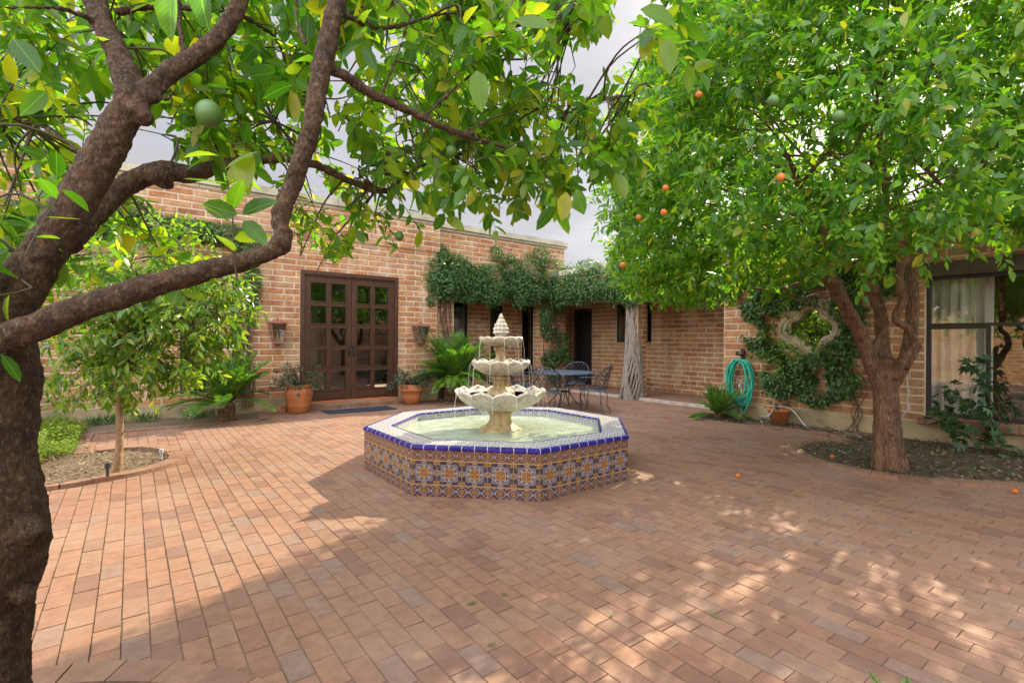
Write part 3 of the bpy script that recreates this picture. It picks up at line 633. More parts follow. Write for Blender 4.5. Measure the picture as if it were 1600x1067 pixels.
# ------------------------------------------------------------------ walkway wing
wing = empty('brick_wing', (10.9, 8, 0), 0, 'low brick wing with shaded vine covered walkway beside the patio table', 'house')
wx = [(on_y(706, 500, YR).x, on_y(731, 500, YR).x), (on_y(766, 500, YR).x, on_y(786, 500, YR).x), (on_y(816, 500, YR).x, on_y(834, 500, YR).x)]
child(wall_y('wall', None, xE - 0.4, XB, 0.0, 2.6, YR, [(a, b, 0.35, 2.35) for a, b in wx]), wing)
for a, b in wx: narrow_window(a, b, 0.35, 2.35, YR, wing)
dyA, dyB = on_x(925, 500, XB).y, on_x(895, 500, XB).y
wa = (on_x(971, 500, XB).y, on_x(963, 500, XB).y); wb = (on_x(1018, 500, XB).y, on_x(1003, 500, XB).y); wa = (wa[0] - 0.12, wa[1])
zsl = on_x(1010, 535, XB).z
child(wall_x('wall', None, 5.0, YR, 0.05, 2.6, XB, [(dyA, dyB, 0, 2.33), (wa[0], wa[1], zsl, 2.4), (wb[0], wb[1], zsl, 2.4)], bl=0.44), wing)
mb = MB(); t = 0.06
mb.box(XB + .03, XB + .12, dyA, dyA + t, 0.06, 2.33); mb.box(XB + .03, XB + .12, dyB - t, dyB, 0.06, 2.33); mb.box(XB + .03, XB + .12, dyA + t, dyB - t, 2.27, 2.33); child(mb.build('door_frame', m_beam), wing)
mb = MB(); mb.box(XB + .10, XB + .14, dyA + t, dyB - t, 0.06, 2.27); mb.box(XB + .09, XB + .10, dyA + t + .1, dyB - t - .1, 1.0, 2.1); child(mb.build('door', m_black), wing)
for (a, b) in (wa, wb):
    f = MB(); t = .03; f.box(XB + .02, XB + .08, a, a + t, zsl, 2.4); f.box(XB + .02, XB + .08, b - t, b, zsl, 2.4); f.box(XB + .02, XB + .08, a + t, b - t, zsl, zsl + t); f.box(XB + .02, XB + .08, a + t, b - t, 2.37, 2.4)
    w_ = child(f.build('window', m_black), wing); g = MB(); g.add([(XB + .05, a + t, zsl + t), (XB + .05, b - t, zsl + t), (XB + .05, b - t, 2.37), (XB + .05, a + t, 2.37)], [(0, 1, 2, 3)]); gg = g.build('pane', m_glass); gg.parent = w_
mb = MB()
mb.box(XB + 0.27, 14, 5.0, 14.8, 0.0, 0.02); mb.box(13.9, 14, 5.0, 14.8, 0.02, 3.1); mb.box(XB + .27, 13.9, 5.0, 5.1, 0.02, 3.1); mb.box(xE - .4, 13.9, 14.6, 14.8, 0, 2.6)
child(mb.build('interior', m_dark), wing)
mb = MB(); mb.box(xE - 0.3, XB + 0.29, YU + 0.27, 14.6, 2.6, 2.66); mb.box(XP + 0.27, 14, 5.0, YU + .26, 2.6, 2.68); mb.box(XB + .3, 14, YU + .26, 14.8, 2.6, 2.68); child(mb.build('ceiling', m_beam), wing)
# beams
mb = MB(); mb.box(xE + 0.03, xH, YU, YU + 0.24, 2.30, 2.515); child(mb.build('beam', m_beam), wing)
mb = MB(); mb.box(XP, XP + 0.25, 5.0, YU, 2.30, 2.51); child(mb.build('beam', m_beam), wing)
child(wall_x('wall', None, 5.0, YU + 0.02, 2.515, 3.10, XP), wing)
child(coping(None, XP - 0.08, XP + 0.35, 4.9, YU + 3, 3.10, 'y'), wing)
# piers
p1 = (on_y(684, 500, YU).x, on_y(709, 500, YU).x); p2 = (on_y(848, 500, YU).x, on_y(884, 500, YU).x)
for (a, b) in (p1, p2):
    child(wall_y('pier', None, a, b, 0, 2.30, YU, thick=0.4), wing)
    mb = MB(); brick_face(mb, lambda u, v, n: Vector((a - n, YU + u, v)), 0.0, 0.4, 0, 2.3, .42, BH, BJ, 0.009); child(mb.build('pier_side', m_wall), wing)
cyc = on_x(987, 600, XP + 0.02).y
mb = MB(); mb.box(XP + .01, XP + .34, cyc - 0.17, cyc + 0.17, -0.02, 2.30)
child(mb.build('column', m_mortar), wing)
mb = MB(); brick_face(mb, lambda u, v, n: Vector((XP + 0.01 - n, -u, v)), -cyc - 0.17, -cyc + 0.17, 0, 2.3, .34, BH, BJ, 0.008); brick_face(mb, lambda u, v, n: Vector((XP + 0.01 + u, cyc - 0.17 - n, v)), 0, 0.33, 0, 2.3, .34, BH, BJ, 0.008)
child(mb.build('column_bricks', m_wall), wing)
# ------------------------------------------------------------------ right wing
rw = empty('brick_wing', (8.7, 2, 0), 0, 'brick wing on the right with big black framed window and quatrefoil opening', 'house')
yA, yB = on_x(1131, 500, XW).y, -6.0
wy1 = on_x(1446, 500, XW).y; wz0 = on_x(1449, 648, XW).z; wz1 = on_x(1448, 437, XW).z; wtop = on_x(1434, 413, XW).z
qc = on_x(1266, 513, XW); QR = 0.36
holesR = [(-5.0, wy1, wz0 - 0.12, wtop), (qc.y - 0.40, qc.y + 0.40, qc.z - 0.34, qc.z + 0.34)]
child(wall_x('wall', None, yB, yA, 0.27, 2.97, XW, holesR), rw)
mb = MB(); mb.box(XW - 0.035, XW + 0.2, yB, yA, -0.1, 0.27); child(mb.build('plinth', m_plinth), rw)
child(coping(None, XW - 0.08, XW + 0.35, yB, yA + 0.05, 2.97, 'y'), rw)
mb = MB(); mb.box(XW + .27, 14, 2.5, 2.6, 0, 2.9); mb.box(13.9, 14, -6, 2.5, 0, 2.9); mb.box(XW + .27, 14, -6, 2.5, 2.75, 2.9); mb.box(XW + .27, 13.9, -6.1, -6, 0, 2.75); mb.box(XW + .27, 13.9, -6, 2.5, -.05, 0.0); child(mb.build('interior', m_room), rw)
mb = MB(); mb.box(XW - 0.045, XW + 0.25, -5.1, wy1 + 0.12, wz1 + .03, wtop); child(mb.build('lintel', simple('dark lintel', (0.07, 0.05, 0.03), 0.75)), rw)
mb = MB(); brick_face(mb, lambda u, v, n: Vector((XW - 0.10 - n, -u, v)), -wy1 - 0.06, 5, wz0 - 0.13, wz0 - 0.02, 0.30, 0.11, 0.008, 0.014)
mb.box(XW - 0.10, XW + 0.2, -5, wy1 + 0.05, wz0 - 0.12, wz0 - 0.012); child(mb.build('window_sill', m_pave), rw)
# big window frame
f = MB(); t = 0.045; ym = on_x(1541, 500, XW).y; zr = on_x(1448, 508, XW).z; X0, X1 = XW + 0.04, XW + 0.10
f.box(X0, X1, wy1 - t, wy1, wz0 - .01, wz1 + .03); f.box(X0, X1, -5, wy1 - t, wz1 - t + .03, wz1 + .03); f.box(X0, X1, -5, wy1 - t, wz0 - .01, wz0 + t)
f.box(X0 - .004, X1, -5, wy1 - t, zr - 0.02, zr + 0.02); f.box(X0, X1, ym - 0.03, ym + 0.01, wz0 + t, zr - .02)
f.box(X0, X1, -1.2, -1.15, wz0 + t, wz1)
f.box(X0 + .01, X1 - .01, ym + 0.012, wy1 - t, zr - 0.055, zr - 0.022)
w_ = child(f.build('window', m_black), rw)
g = MB(); g.add([(XW + .07, -5, wz0), (XW + .07, wy1 - t, wz0), (XW + .07, wy1 - t, wz1), (XW + .07, -5, wz1)], [(0, 1, 2, 3)]); gg = g.build('pane', m_glass2); gg.parent = w_
def drape(y0, y1, z0, z1, X, amp=0.03, freq=55):
    mb = MB(); n = 160; vs = []; fs = []
    for j in range(5):
        for i in range(n + 1):
            y = y0 + (y1 - y0) * i / n; ph = math.sin(y * freq) + 0.5 * math.sin(y * freq * 2.3 + 1)
            vs.append((X + amp * ph * (0.7 + 0.3 * j / 4), y + 0.01 * math.sin(j + i * .3), z0 + (z1 - z0) * j / 4))
    for j in range(4):
        for i in range(n): a = j * (n + 1) + i; fs.append((a, a + 1, a + n + 2, a + n + 1))
    mb.add(vs, fs); return mb
tag(drape(on_x(1535, 500, XW).y - .05, wy1 + 0.05, 0.1, 2.5, XW + 0.35).build('curtain', m_curtain, smooth=True), 'pale gathered curtain hanging inside the big black framed window', 'curtain')
# quatrefoil frame
def quatre(R, off, n=20):
    """outline of four lobes with small square steps between, centred on 0"""
    pts = []
    for k in range(4):
        a0 = k * PI / 2; cx_, cy_ = math.cos(a0) * off, math.sin(a0) * off
        for i in range(n + 1):
            a = a0 - PI / 2 * 0.95 + PI * 0.95 * i / n
            pts.append((cx_ + R * math.cos(a), cy_ + R * math.sin(a)))
    return pts
def ring_between(A, B, x0, x1):
    mb = MB(); n = len(A)
    vs = []
    for (p, q) in zip(A, B):
        vs += [(x0, qc.y + p[0], qc.z + p[1]), (x1, qc.y + q[0], qc.z + q[1])]
    fs = [(2*i, 2*((i+1) % n), 2*((i+1) % n)+1, 2*i+1) for i in range(n)]
    mb.add(vs, fs); return mb
A0 = quatre(0.155, 0.235); 
sc_ = lambda P, s: [(x * s, y * s) for x, y in P]
qf = MB()
lv = [(0.80, XW + 0.26), (0.80, XW + 0.02), (0.86, XW + 0.0), (0.94, XW + 0.0), (0.96, XW - 0.02), (1.04, XW - 0.02), (1.06, XW - 0.005), (1.12, XW - 0.005), (1.14, XW - 0.03), (1.22, XW - 0.03), (1.24, XW - .012), (1.32, XW - 0.012), (1.33, XW + 0.01)]
for (s0, x0), (s1, x1) in zip(lv[:-1], lv[1:]):
    r_ = ring_between(sc_(A0, s0), sc_(A0, s1), x0, x1); qf.add(r_.v, r_.f)
# flat surround filling the square hole around the lobes
n_ = len(A0); out = []
for (x, y) in sc_(A0, 1.25):
    s = max(abs(x) / 0.42, abs(y) / 0.36, 1e-6); out.append((x / s, y / s))
r_ = ring_between(sc_(A0, 1.15), [(max(-0.42, min(0.42, x)), max(-0.36, min(0.36, y))) for x, y in out], XW + 0.005, XW + 0.006); qf.add(r_.v, r_.f)
child(qf.build('quatrefoil_frame', m_cast), rw)

# ------------------------------------------------------------------ courtyard wall behind the viewer
cw = empty('courtyard_wall', (-6, 0, 0), 0, 'plain brick wall closing the courtyard, reflected in the door panes', 'wall')
mb = MB(); brick_face(mb, lambda u, v, n: Vector((-5.99 + n, u, v)), -4, YF, 0, 2.6, BL, BH, BJ, 0.009); brick_face(mb, lambda u, v, n: Vector((u, -3.99 + n, v)), -6, XW, 0, 2.6, BL, BH, BJ, 0.009); child(mb.build('wall', m_wall), cw)
mb = MB(); mb.box(-6.2, 9.2, -4.3, -3.989, -.1, 2.6); mb.box(-6.2, -5.989, -3.98, 10, -.1, 2.6); child(mb.build('mortar', m_mortar), cw)
# ------------------------------------------------------------------ fountain
def prism_ring(ap0, ap1, z):  # helper radius of octagon vertices
    pass
octv = lambda ap, z: [Vector((OC[0] + ap / math.cos(PI/8) * math.cos(PI/8 + k * PI/4), OC[1] + ap / math.cos(PI/8) * math.sin(PI/8 + k * PI/4), z)) for k in range(8)]
AP = 1.352; RW = 0.26; ZR = 0.44
fountain = empty('fountain', (OC[0], OC[1], 0), 0, 'three tiered stone fountain in an octagonal basin of patterned tiles', 'fountain')
def faces_uv(quads):  # quads: (4 points, 4 uvs)
    mb = MB(); uv = []
    for q, u in quads: mb.add(q, [(0, 1, 2, 3)]); uv += u
    return mb, uv
side = 2 * AP * math.tan(PI / 8)
q = []
o0 = octv(AP, 0); 
for k in range(8):
    a, b = o0[k], o0[(k + 1) % 8]; dz = Vector((0, 0, 0.40))
    q.append(([b, a, a + dz, b + dz][::-1], [(0, 0), (side, 0), (side, .4), (0, .4)][::-1]))
mb, uv = faces_uv(q); child(mb.build('basin_wall', m_tile, uv=uv), fountain)
# trim: rounded tile nosing
q = []; prof = [(0.0, 0.398), (0.010, 0.400), (0.014, 0.412), (0.012, 0.428), (0.004, 0.438), (-0.012, 0.4415), (-0.026, 0.4405)]
for (r0, z0), (r1, z1) in zip(prof[:-1], prof[1:]):
    A = octv(AP + r0, z0); B = octv(AP + r1, z1)
    for k in range(8):
        k2 = (k + 1) % 8; q.append(([A[k2], A[k], B[k], B[k2]][::-1], [(0, z0), (side, z0), (side, z1), (0, z1)][::-1]))
mb, uv = faces_uv(q); child(mb.build('rim_trim', m_trim, uv=uv), fountain)
q = []; A = octv(AP - 0.02, ZR); B = octv(AP - RW + 0.012, ZR)
for k in range(8):
    k2 = (k + 1) % 8; s1 = 2 * (AP - RW) * math.tan(PI/8); e = (side - s1) / 2
    q.append(([A[k], A[k2], B[k2], B[k]], [(0, 0), (side, 0), (side - e, RW), (e, RW)]))
mb, uv = faces_uv(q); child(mb.build('rim', m_rim, uv=uv), fountain)
q = []; A = octv(AP - RW, 0.20); B = octv(AP - RW, 0.425)
for k in range(8):
    k2 = (k + 1) % 8; s1 = 2 * (AP - RW) * math.tan(PI/8)
    q.append(([A[k], A[k2], B[k2], B[k]], [(0, 0), (s1, 0), (s1, .225), (0, .225)]))
mb, uv = faces_uv(q); child(mb.build('basin_lining', m_rim, uv=uv), fountain)
q = []; prof = [(-0.010, 0.420), (-0.012, 0.43), (0.0, 0.441), (0.014, 0.4412)]
for (r0, z0), (r1, z1) in zip(prof[:-1], prof[1:]):
    A = octv(AP - RW + r0, z0); B = octv(AP - RW + r1, z1)
    for k in range(8):
        k2 = (k + 1) % 8; q.append(([A[k], A[k2], B[k2], B[k]], [(0, z0), (side, z0), (side, z1), (0, z1)]))
mb, uv = faces_uv(q); child(mb.build('inner_trim', m_trim, uv=uv), fountain)
# water with ripples
WZ = 0.355
mb = MB(); n = 110; R_ = AP - RW + 0.1; vs = []; fs = []
src = [(0.47 * math.cos(a), 0.47 * math.sin(a)) for a in [i * 0.7 for i in range(9)]] + [(0.55, -0.35), (0.4, 0.5)]
for i in range(n + 1):
    for j in range(n + 1):
        x = -R_ + 2 * R_ * i / n; y = -R_ + 2 * R_ * j / n; z = 0
        for (sx, sy) in src:
            d = math.hypot(x - sx, y - sy); z += 0.0022 * math.sin(d * 75) * math.exp(-d * 4.0)
        z += 0.004 * noise.noise(Vector((x * 9, y * 9, 0)))
        vs.append((OC[0] + x, OC[1] + y, WZ + z))
for i in range(n):
    for j in range(n):
        x = -R_ + 2 * R_ * (i + .5) / n; y = -R_ + 2 * R_ * (j + .5) / n
        if max(abs(x), abs(y), (abs(x) + abs(y)) / math.sqrt(2)) < AP - RW + 0.015: a = i * (n + 1) + j; fs.append((a, a + n + 1, a + n + 2, a + 1))
mb.add(vs, fs); child(mb.build('basin_water', m_water, smooth=True), fountain)
c = (OC[0], OC[1], 0)
def bowl(z_rim, R, z_bot, lobes, r_in, name, bead=0.03):
    prof = []
    N = 14
    for i in range(N + 1):  # outside from bottom to rim
        t = i / N; r = r_in + (R - r_in) * (1 - (1 - t) ** 1.35); z = z_bot + (z_rim - z_bot) * (t ** 1.7)
        prof.append((r, z, t))
    outer = len(prof)
    prof += [(R * 1.03, z_rim + 0.010, 1.0), (R * 1.02, z_rim + 0.028, 1.0), (R * 0.97, z_rim + 0.034, 1.0), (R * 0.91, z_rim + 0.018, 0.8), (R * 0.85, z_rim - 0.01, 0.5), (R * 0.6, z_rim - 0.03, 0.2), (0.03, z_rim - 0.035, 0.0)]
    def mod(i, r, z, an):
        t = prof[i][2]; cc = math.cos(an * lobes)
        lob = abs(math.cos(an * lobes / 2)) ** 0.6
        rr = r * (1 + 0.04 * t ** 2 * (lob - 0.5)) + (0.004 * math.cos(an * lobes * 3) * t if i < outer else 0)
        zz = z + (0.034 * R / 0.4) * (lob - 0.55) * (t ** 4 if i < outer else t ** 2)
        return rr, zz
    mb = MB(); mb.lathe([(p[0], p[1]) for p in prof], c, lobes * 12, mod)
    if R > 0.28:
        for k in range(lobes):
            a = 2 * PI * k / lobes; mb.sphere((c[0] + R * 0.965 * math.cos(a), c[1] + R * 0.965 * math.sin(a), z_rim + 0.03 + R * .02), 0.062 * R + .002, 10, 0.8)
    return child(mb.build(name, m_stone, smooth=True), fountain)
b1 = bowl(0.755, 0.49, 0.565, 12, 0.10, 'lower_bowl'); b2 = bowl(1.085, 0.315, 0.955, 11, 0.075, 'middle_bowl'); b3 = bowl(1.352, 0.235, 1.285, 11, 0.06, 'upper_bowl')
def stem(prof, name, fl=8, amp=0.07):
    mb = MB()
    P = catmull([Vector((r, z, 0)) for r, z in prof], n=4)
    mb.lathe([(p.x, p.y) for p in P], c, 64, lambda i, r, z, an: (r * (1 + amp * math.cos(an * fl)), z)); return child(mb.build(name, m_stone2, smooth=True), fountain)
stem([(0.23, 0.30), (0.225, 0.365), (0.19, 0.385), (0.14, 0.42), (0.115, 0.47), (0.118, 0.53), (0.14, 0.545), (0.14, 0.565), (0.11, 0.575)], 'pedestal')
stem([(0.10, 0.72), (0.145, 0.735), (0.15, 0.765), (0.125, 0.80), (0.085, 0.83), (0.078, 0.88), (0.088, 0.91), (0.105, 0.925), (0.105, 0.945), (0.08, 0.96)], 'lower_stem')
stem([(0.075, 1.05), (0.09, 1.075), (0.09, 1.10), (0.065, 1.125), (0.055, 1.17), (0.058, 1.22), (0.075, 1.25), (0.075, 1.27), (0.06, 1.29)], 'upper_stem')
mb = MB(); prof = [(0.045, 1.32), (0.062, 1.345), (0.045, 1.37), (0.04, 1.385), (0.068, 1.41), (0.078, 1.45), (0.07, 1.50), (0.05, 1.55), (0.03, 1.59), (0.022, 1.615), (0.010, 1.645), (0.0005, 1.655)]
P = catmull([Vector((r, z, 0)) for r, z in prof], n=5)
mb.lathe([(p.x, p.y) for p in P], c, 60, lambda i, r, z, an: (r * (1 + (0.20 * math.cos(an * 5 + z * 70) * math.cos(an * 5 - z * 70) if 1.39 < z < 1.62 else 0.03 * math.cos(an * 8))), z)); child(mb.build('finial', m_stone, smooth=True), fountain)
for zz, rr in ((0.745, 0.44), (1.078, 0.28), (1.352, 0.205)):
    mb = MB(); mb.lathe([(0.02, zz), (rr, zz)], c, 40); child(mb.build('bowl_water', m_water), fountain)
# falling water
mb = MB()
for (R, z0, z1, L, ks) in ((0.485, 0.775, WZ, 12, range(12)), (0.315, 1.10, 0.77, 11, range(11)), (0.235, 1.365, 1.10, 11, (0, 2, 3, 5, 7, 8, 10))):
    for k in ks:
        a = 2 * PI * (k + 0.5) / L + rng.uniform(-0.05, 0.05); pts = []
        for i in range(9):
            t = i / 8; rr = R + 0.05 * t ** 0.5 + 0.004 * math.sin(i * 2.1 + k); zz = z0 - (z0 - z1) * t * t
            pts.append((c[0] + rr * math.cos(a), c[1] + rr * math.sin(a), zz))
        mb.tube(pts, [0.0045 - 0.0025 * i / 8 + 0.0012 * math.sin(i * 1.7 + k) for i in range(9)], 6)
        for j in range(7):
            rr = R + 0.05 + rng.uniform(-0.05, 0.05); aa = a + rng.uniform(-.08, .08); mb.sphere((c[0] + rr * math.cos(aa), c[1] + rr * math.sin(aa), z1 + rng.uniform(0.0, 0.06)), rng.uniform(0.002, 0.005), 5)
child(mb.build('falling_water', m_fall, smooth=True), fountain)

# ------------------------------------------------------------------ leaves
nr = np.random.default_rng(7)
T_BIG = (np.array([[0,0,0],[-.38,.2,.10],[0,.2,0],[.38,.2,.10],[-.5,.48,.13],[0,.48,-.01],[.5,.48,.13],[-.34,.78,.08],[0,.78,-.03],[.34,.78,.08],[0,1,-.07]], float),
         [(0,2,1),(0,3,2),(1,2,5,4),(2,3,6,5),(4,5,8,7),(5,6,9,8),(7,8,10),(8,9,10)])
T_MED = (np.array([[0,0,0],[-.48,.42,.10],[0,.45,0],[.48,.42,.10],[-.30,.78,.05],[0,.8,-.03],[.30,.78,.05],[0,1,-.08]], float),
         [(0,2,1),(0,3,2),(1,2,5,4),(2,3,6,5),(4,5,7),(5,6,7)])
T_SML = (np.array([[0,0,0],[-.5,.5,.12],[0,1,-.04],[.5,.5,.12]], float), [(0,2,1),(0,3,2)])
_l = []
for _k in range(5):
    _a = math.radians((-68, -34, 0, 34, 68)[_k]); _L = (0.62, .85, 1, .85, .62)[_k]
    _b = math.radians((-68, -34, 0, 34, 68)[_k] - 13); _c = math.radians((-68, -34, 0, 34, 68)[_k] + 13)
    _l.append([(math.sin(_b)*_L*.62, math.cos(_b)*_L*.62, .05), (math.sin(_a)*_L, math.cos(_a)*_L, -.05), (math.sin(_c)*_L*.62, math.cos(_c)*_L*.62, .05)])
_v = [(0, 0, 0)] + [p for t in _l for p in t]
T_FIG = (np.array(_v, float), [(0, 2 + 3*k - 0, 1 + 3*k)[::-1] for k in range(5)] + [(0, 3 + 3*k, 2 + 3*k)[::-1] for k in range(5)] + [(0, 4 + 3*k, 3 + 3*k)[::-1] for k in range(4)])
def leaf_mesh(name, tmpl, P, D, U, L, W, mat, parent=None):
    """P bases, D directions, U approximate normals (all n x 3), L lengths, W widths"""
    V, Fc = tmpl; n = len(P)
    D = D / np.linalg.norm(D, axis=1, keepdims=True)
    S = np.cross(D, U); S /= np.maximum(1e-6, np.linalg.norm(S, axis=1, keepdims=True)); N = np.cross(S, D)
    curl = nr.uniform(-0.2, 1.6, n)[:, None]; fold = nr.uniform(0.3, 2.2, n)[:, None]
    x = V[:, 0][None, :] * W[:, None]; y = V[:, 1][None, :] * L[:, None]
    mid = np.abs(V[:, 0]) < 1e-6
    zc = -(V[:, 1] ** 2)[None, :] * 0.16 * curl * L[:, None]; z = zc + np.where(mid[None, :], 0, V[:, 2][None, :] * fold * W[:, None])
    co = P[:, None, :] + S[:, None, :] * x[..., None] + D[:, None, :] * y[..., None] + N[:, None, :] * z[..., None]
    m_ = len(V); me = bpy.data.meshes.new(name)
    lt = np.array([len(f) for f in Fc]); li = np.concatenate([np.array(f) for f in Fc])
    me.vertices.add(n * m_); me.vertices.foreach_set('co', co.reshape(-1).astype(np.float32))
    loops = (li[None, :] + (np.arange(n) * m_)[:, None]).reshape(-1); tot = np.tile(lt, n)
    me.loops.add(len(loops)); me.loops.foreach_set('vertex_index', loops.astype(np.int32))
    me.polygons.add(len(tot)); me.polygons.foreach_set('loop_start', np.concatenate([[0], np.cumsum(tot)[:-1]]).astype(np.int32))
    me.polygons.foreach_set('use_smooth', np.ones(len(tot), bool))
    me.update(calc_edges=True)
    uvl = me.uv_layers.new(name='UVMap'); uvv = np.stack([V[:, 0] + 0.5, V[:, 1]], 1)[li]; uvl.data.foreach_set('uv', np.tile(uvv, (n, 1)).reshape(-1).astype(np.float32))
    me.materials.append(mat); o = bpy.data.objects.new(name, me); COL.objects.link(o)
    if parent: child(o, parent)
    return o
class Leaves:
    def __init__(s): s.P = []; s.D = []; s.U = []; s.L = []; s.W = []
    def add(s, p, d, u, l, w): s.P.append(tuple(p)); s.D.append(tuple(d)); s.U.append(tuple(u)); s.L.append(l); s.W.append(w)
    def build(s, name, tmpl, mat, parent=None): return leaf_mesh(name, tmpl, np.array(s.P), np.array(s.D), np.array(s.U), np.array(s.L), np.array(s.W), mat, parent)
R3 = lambda: Vector((rng.gauss(0, 1), rng.gauss(0, 1), rng.gauss(0, 1)))
def twig(lv, mb, p, d, length, nl, ll, wr=0.42, droop=0.35, rad=0.003, spread=0.9, down=0.0):
    """a leafy twig: curved stem with alternating leaves and a tip rosette"""
    d = d.normalized(); pts = [p.copy()]; n = 6; q = p.copy(); dd = d.copy()
    for i in range(n):
        dd = (dd + Vector((0, 0, -droop * 0.25)) + R3() * 0.10).normalized(); q = q + dd * (length / n); pts.append(q.copy())
    if mb is not None: mb.tube(pts, [rad * (1 - 0.7 * i / n) for i in range(n + 1)], 5, cap=False)
    a = rng.uniform(0, 6)
    for k in range(nl):
        t = 0.18 + 0.82 * (k + 0.5) / nl; i = min(n - 1, int(t * n)); f = t * n - i
        b = pts[i].lerp(pts[i+1], f); ax = (pts[i+1] - pts[i]).normalized(); s1 = ax.orthogonal().normalized(); s2 = ax.cross(s1)
        a += 2.4; side_ = s1 * math.cos(a) + s2 * math.sin(a)
        ld = (side_ * spread + ax * rng.uniform(0.3, 0.9) + Vector((0, 0, -down)) + R3() * 0.15).normalized()
        u = (Vector((0, 0, 1)) + ax * 0.5 + R3() * 0.35)
        l = ll * rng.uniform(0.6, 1.15); lv.add(b, ld, u, l, l * wr * rng.uniform(0.85, 1.15))
    return pts[-1]
def organic(name, chains, mat, parent, voxel, disp=0.008, knots=(), dscale=0.05):
    """limbs given as (points, radii) fused into one smooth surface"""
    mb = MB()
    for P, R in chains:
        pp, rr = catmull(P, R, 7)
        rr = [r * (1 + 0.07 * noise.noise(Vector(p) * 9)) for p, r in zip(pp, rr)]
        mb.tube(pp, rr, 16)
    for (p, r) in knots: mb.sphere(tuple(p), r, 12)
    o = mb.build(name, mat, None, smooth=True)
    mo = o.modifiers.new('fuse', 'REMESH'); mo.mode = 'VOXEL'; mo.voxel_size = voxel; mo.use_smooth_shade = True
    sm = o.modifiers.new('soften', 'SMOOTH'); sm.iterations = 4; sm.factor = 0.5
    tx = bpy.data.textures.new(name + ' bumps', 'CLOUDS'); tx.noise_scale = dscale; tx.noise_depth = 3
    dm = o.modifiers.new('bumps', 'DISPLACE'); dm.texture = tx; dm.strength = disp * 2; dm.mid_level = 0.5; dm.texture_coords = 'LOCAL'
    return child(o, parent)
# ------------------------------------------------------------------ near tree
RS = 0.74
def chain(spec):  # px, py, depth, radius in metres
    return [at(x, y, d) for x, y, d, r in spec], [r * RS for x, y, d, r in spec]
near = empty('citrus_tree', at(-40, 1300, 1.52), 0, 'large leaning citrus tree with dark bark in the near left foreground', 'tree')
nb = [
 chain([(-50, 1260, 1.52, .20), (-46, 1067, 1.52, .18), (-38, 950, 1.52, .185), (-22, 840, 1.52, .195), (-34, 720, 1.54, .185), (-30, 600, 1.58, .19), (-24, 520, 1.62, .17), (0, 470, 1.64, .12)]),
 chain([(-20, 540, 1.62, .13), (10, 480, 1.65, .105), (52, 420, 1.68, .088), (88, 365, 1.70, .082), (143, 275, 1.76, .080), (180, 205, 1.80, .078), (204, 155, 1.83, .068), (186, 90, 1.87, .055), (158, 30, 1.92, .053), (135, -50, 1.98, .05), (120, -150, 2.1, .045)]),
 chain([(200, 165, 1.82, .06), (225, 148, 1.84, .052), (268, 112, 1.88, .048), (315, 82, 1.92, .046), (352, 45, 1.96, .044), (376, -5, 2.0, .042), (390, -80, 2.1, .04)]),
 chain([(105, 385, 1.80, .05), (148, 335, 1.95, .054), (198, 290, 2.05, .058), (250, 268, 2.1, .055), (300, 272, 2.15, .048), (350, 258, 2.2, .040), (400, 250, 2.25, .033), (455, 248, 2.3, .030), (505, 262, 2.4, .026), (550, 285, 2.5, .022), (600, 298, 2.6, .018), (640, 270, 2.7, .012), (700, 240, 2.8, .008)]),
 chain([(-45, 560, 1.6, .10), (10, 530, 1.5, .065), (70, 505, 1.5, .056), (125, 482, 1.53, .053), (190, 462, 1.57, .052), (250, 443, 1.61, .050), (315, 425, 1.66, .046), (375, 410, 1.71, .042), (425, 392, 1.75, .042), (444, 372, 1.76, .040), (438, 340, 1.77, .040), (455, 295, 1.78, .042), (470, 250, 1.79, .044), (486, 200, 1.80, .045), (503, 105, 1.85, .046), (526, 5, 1.9, .045), (545, -80, 1.97, .042)]),
 chain([(505, 106, 1.87, .03), (535, 116, 1.9, .027), (570, 140, 1.95, .026), (606, 158, 2.0, .025), (662, 184, 2.1, .021), (719, 210, 2.2, .017), (775, 226, 2.3, .013), (835, 247, 2.4, .008)]),
 chain([(290, 100, 1.92, .02), (284, 60, 1.95, .017), (278, 20, 2.0, .015), (285, -40, 2.0, .012)]),
 chain([(480, 70, 1.85, .014), (466, 40, 1.9, .011), (462, -20, 1.95, .010)]),
 chain([(595, 150, 2.0, .012), (618, 95, 2.05, .009), (640, 30, 2.1, .008), (665, -40, 2.2, .007)]),
 chain([(600, 298, 2.6, .012), (560, 270, 2.5, .009), (610, 250, 2.6, .008), (680, 225, 2.7, .006)]),
 chain([(530, 20, 1.9, .018), (600, 45, 2.1, .014), (700, 22, 2.3, .011), (810, 40, 2.5, .008), (900, 15, 2.7, .006)]),
 chain([(662, 184, 2.1, .013), (720, 130, 2.2, .010), (790, 85, 2.4, .008), (870, 70, 2.6, .006)]),
 chain([(719, 210, 2.2, .011), (800, 175, 2.3, .009), (890, 165, 2.5, .007), (985, 150, 2.7, .005)]),
 chain([(160, 40, 1.92, .016), (100, 15, 1.8, .011), (20, 12, 1.7, .009), (-80, 14, 1.7, .008)]),
 chain([(150, 262, 1.78, .014), (95, 215, 1.9, .010), (40, 190, 2.1, .008), (-40, 170, 2.3, .006)]),
 chain([(366, 20, 1.98, .014), (430, 60, 2.2, .010), (450, 130, 2.4, .008), (430, 190, 2.5, .006)]),
 chain([(180, 20, 1.9, .02), (240, 12, 2.0, .016), (330, 18, 2.1, .012)]),
]
kn = [(at(46, 830, 1.50), .04), (at(38, 930, 1.49), .028), (at(226, 185, 1.81), .03), (at(234, 150, 1.83), .03), (at(250, 276, 2.08), .042), (at(262, 288, 2.09), .024), (at(438, 382, 1.75), .038), (at(216, 172, 1.81), .038), (at(116, 292, 1.75), .02)]
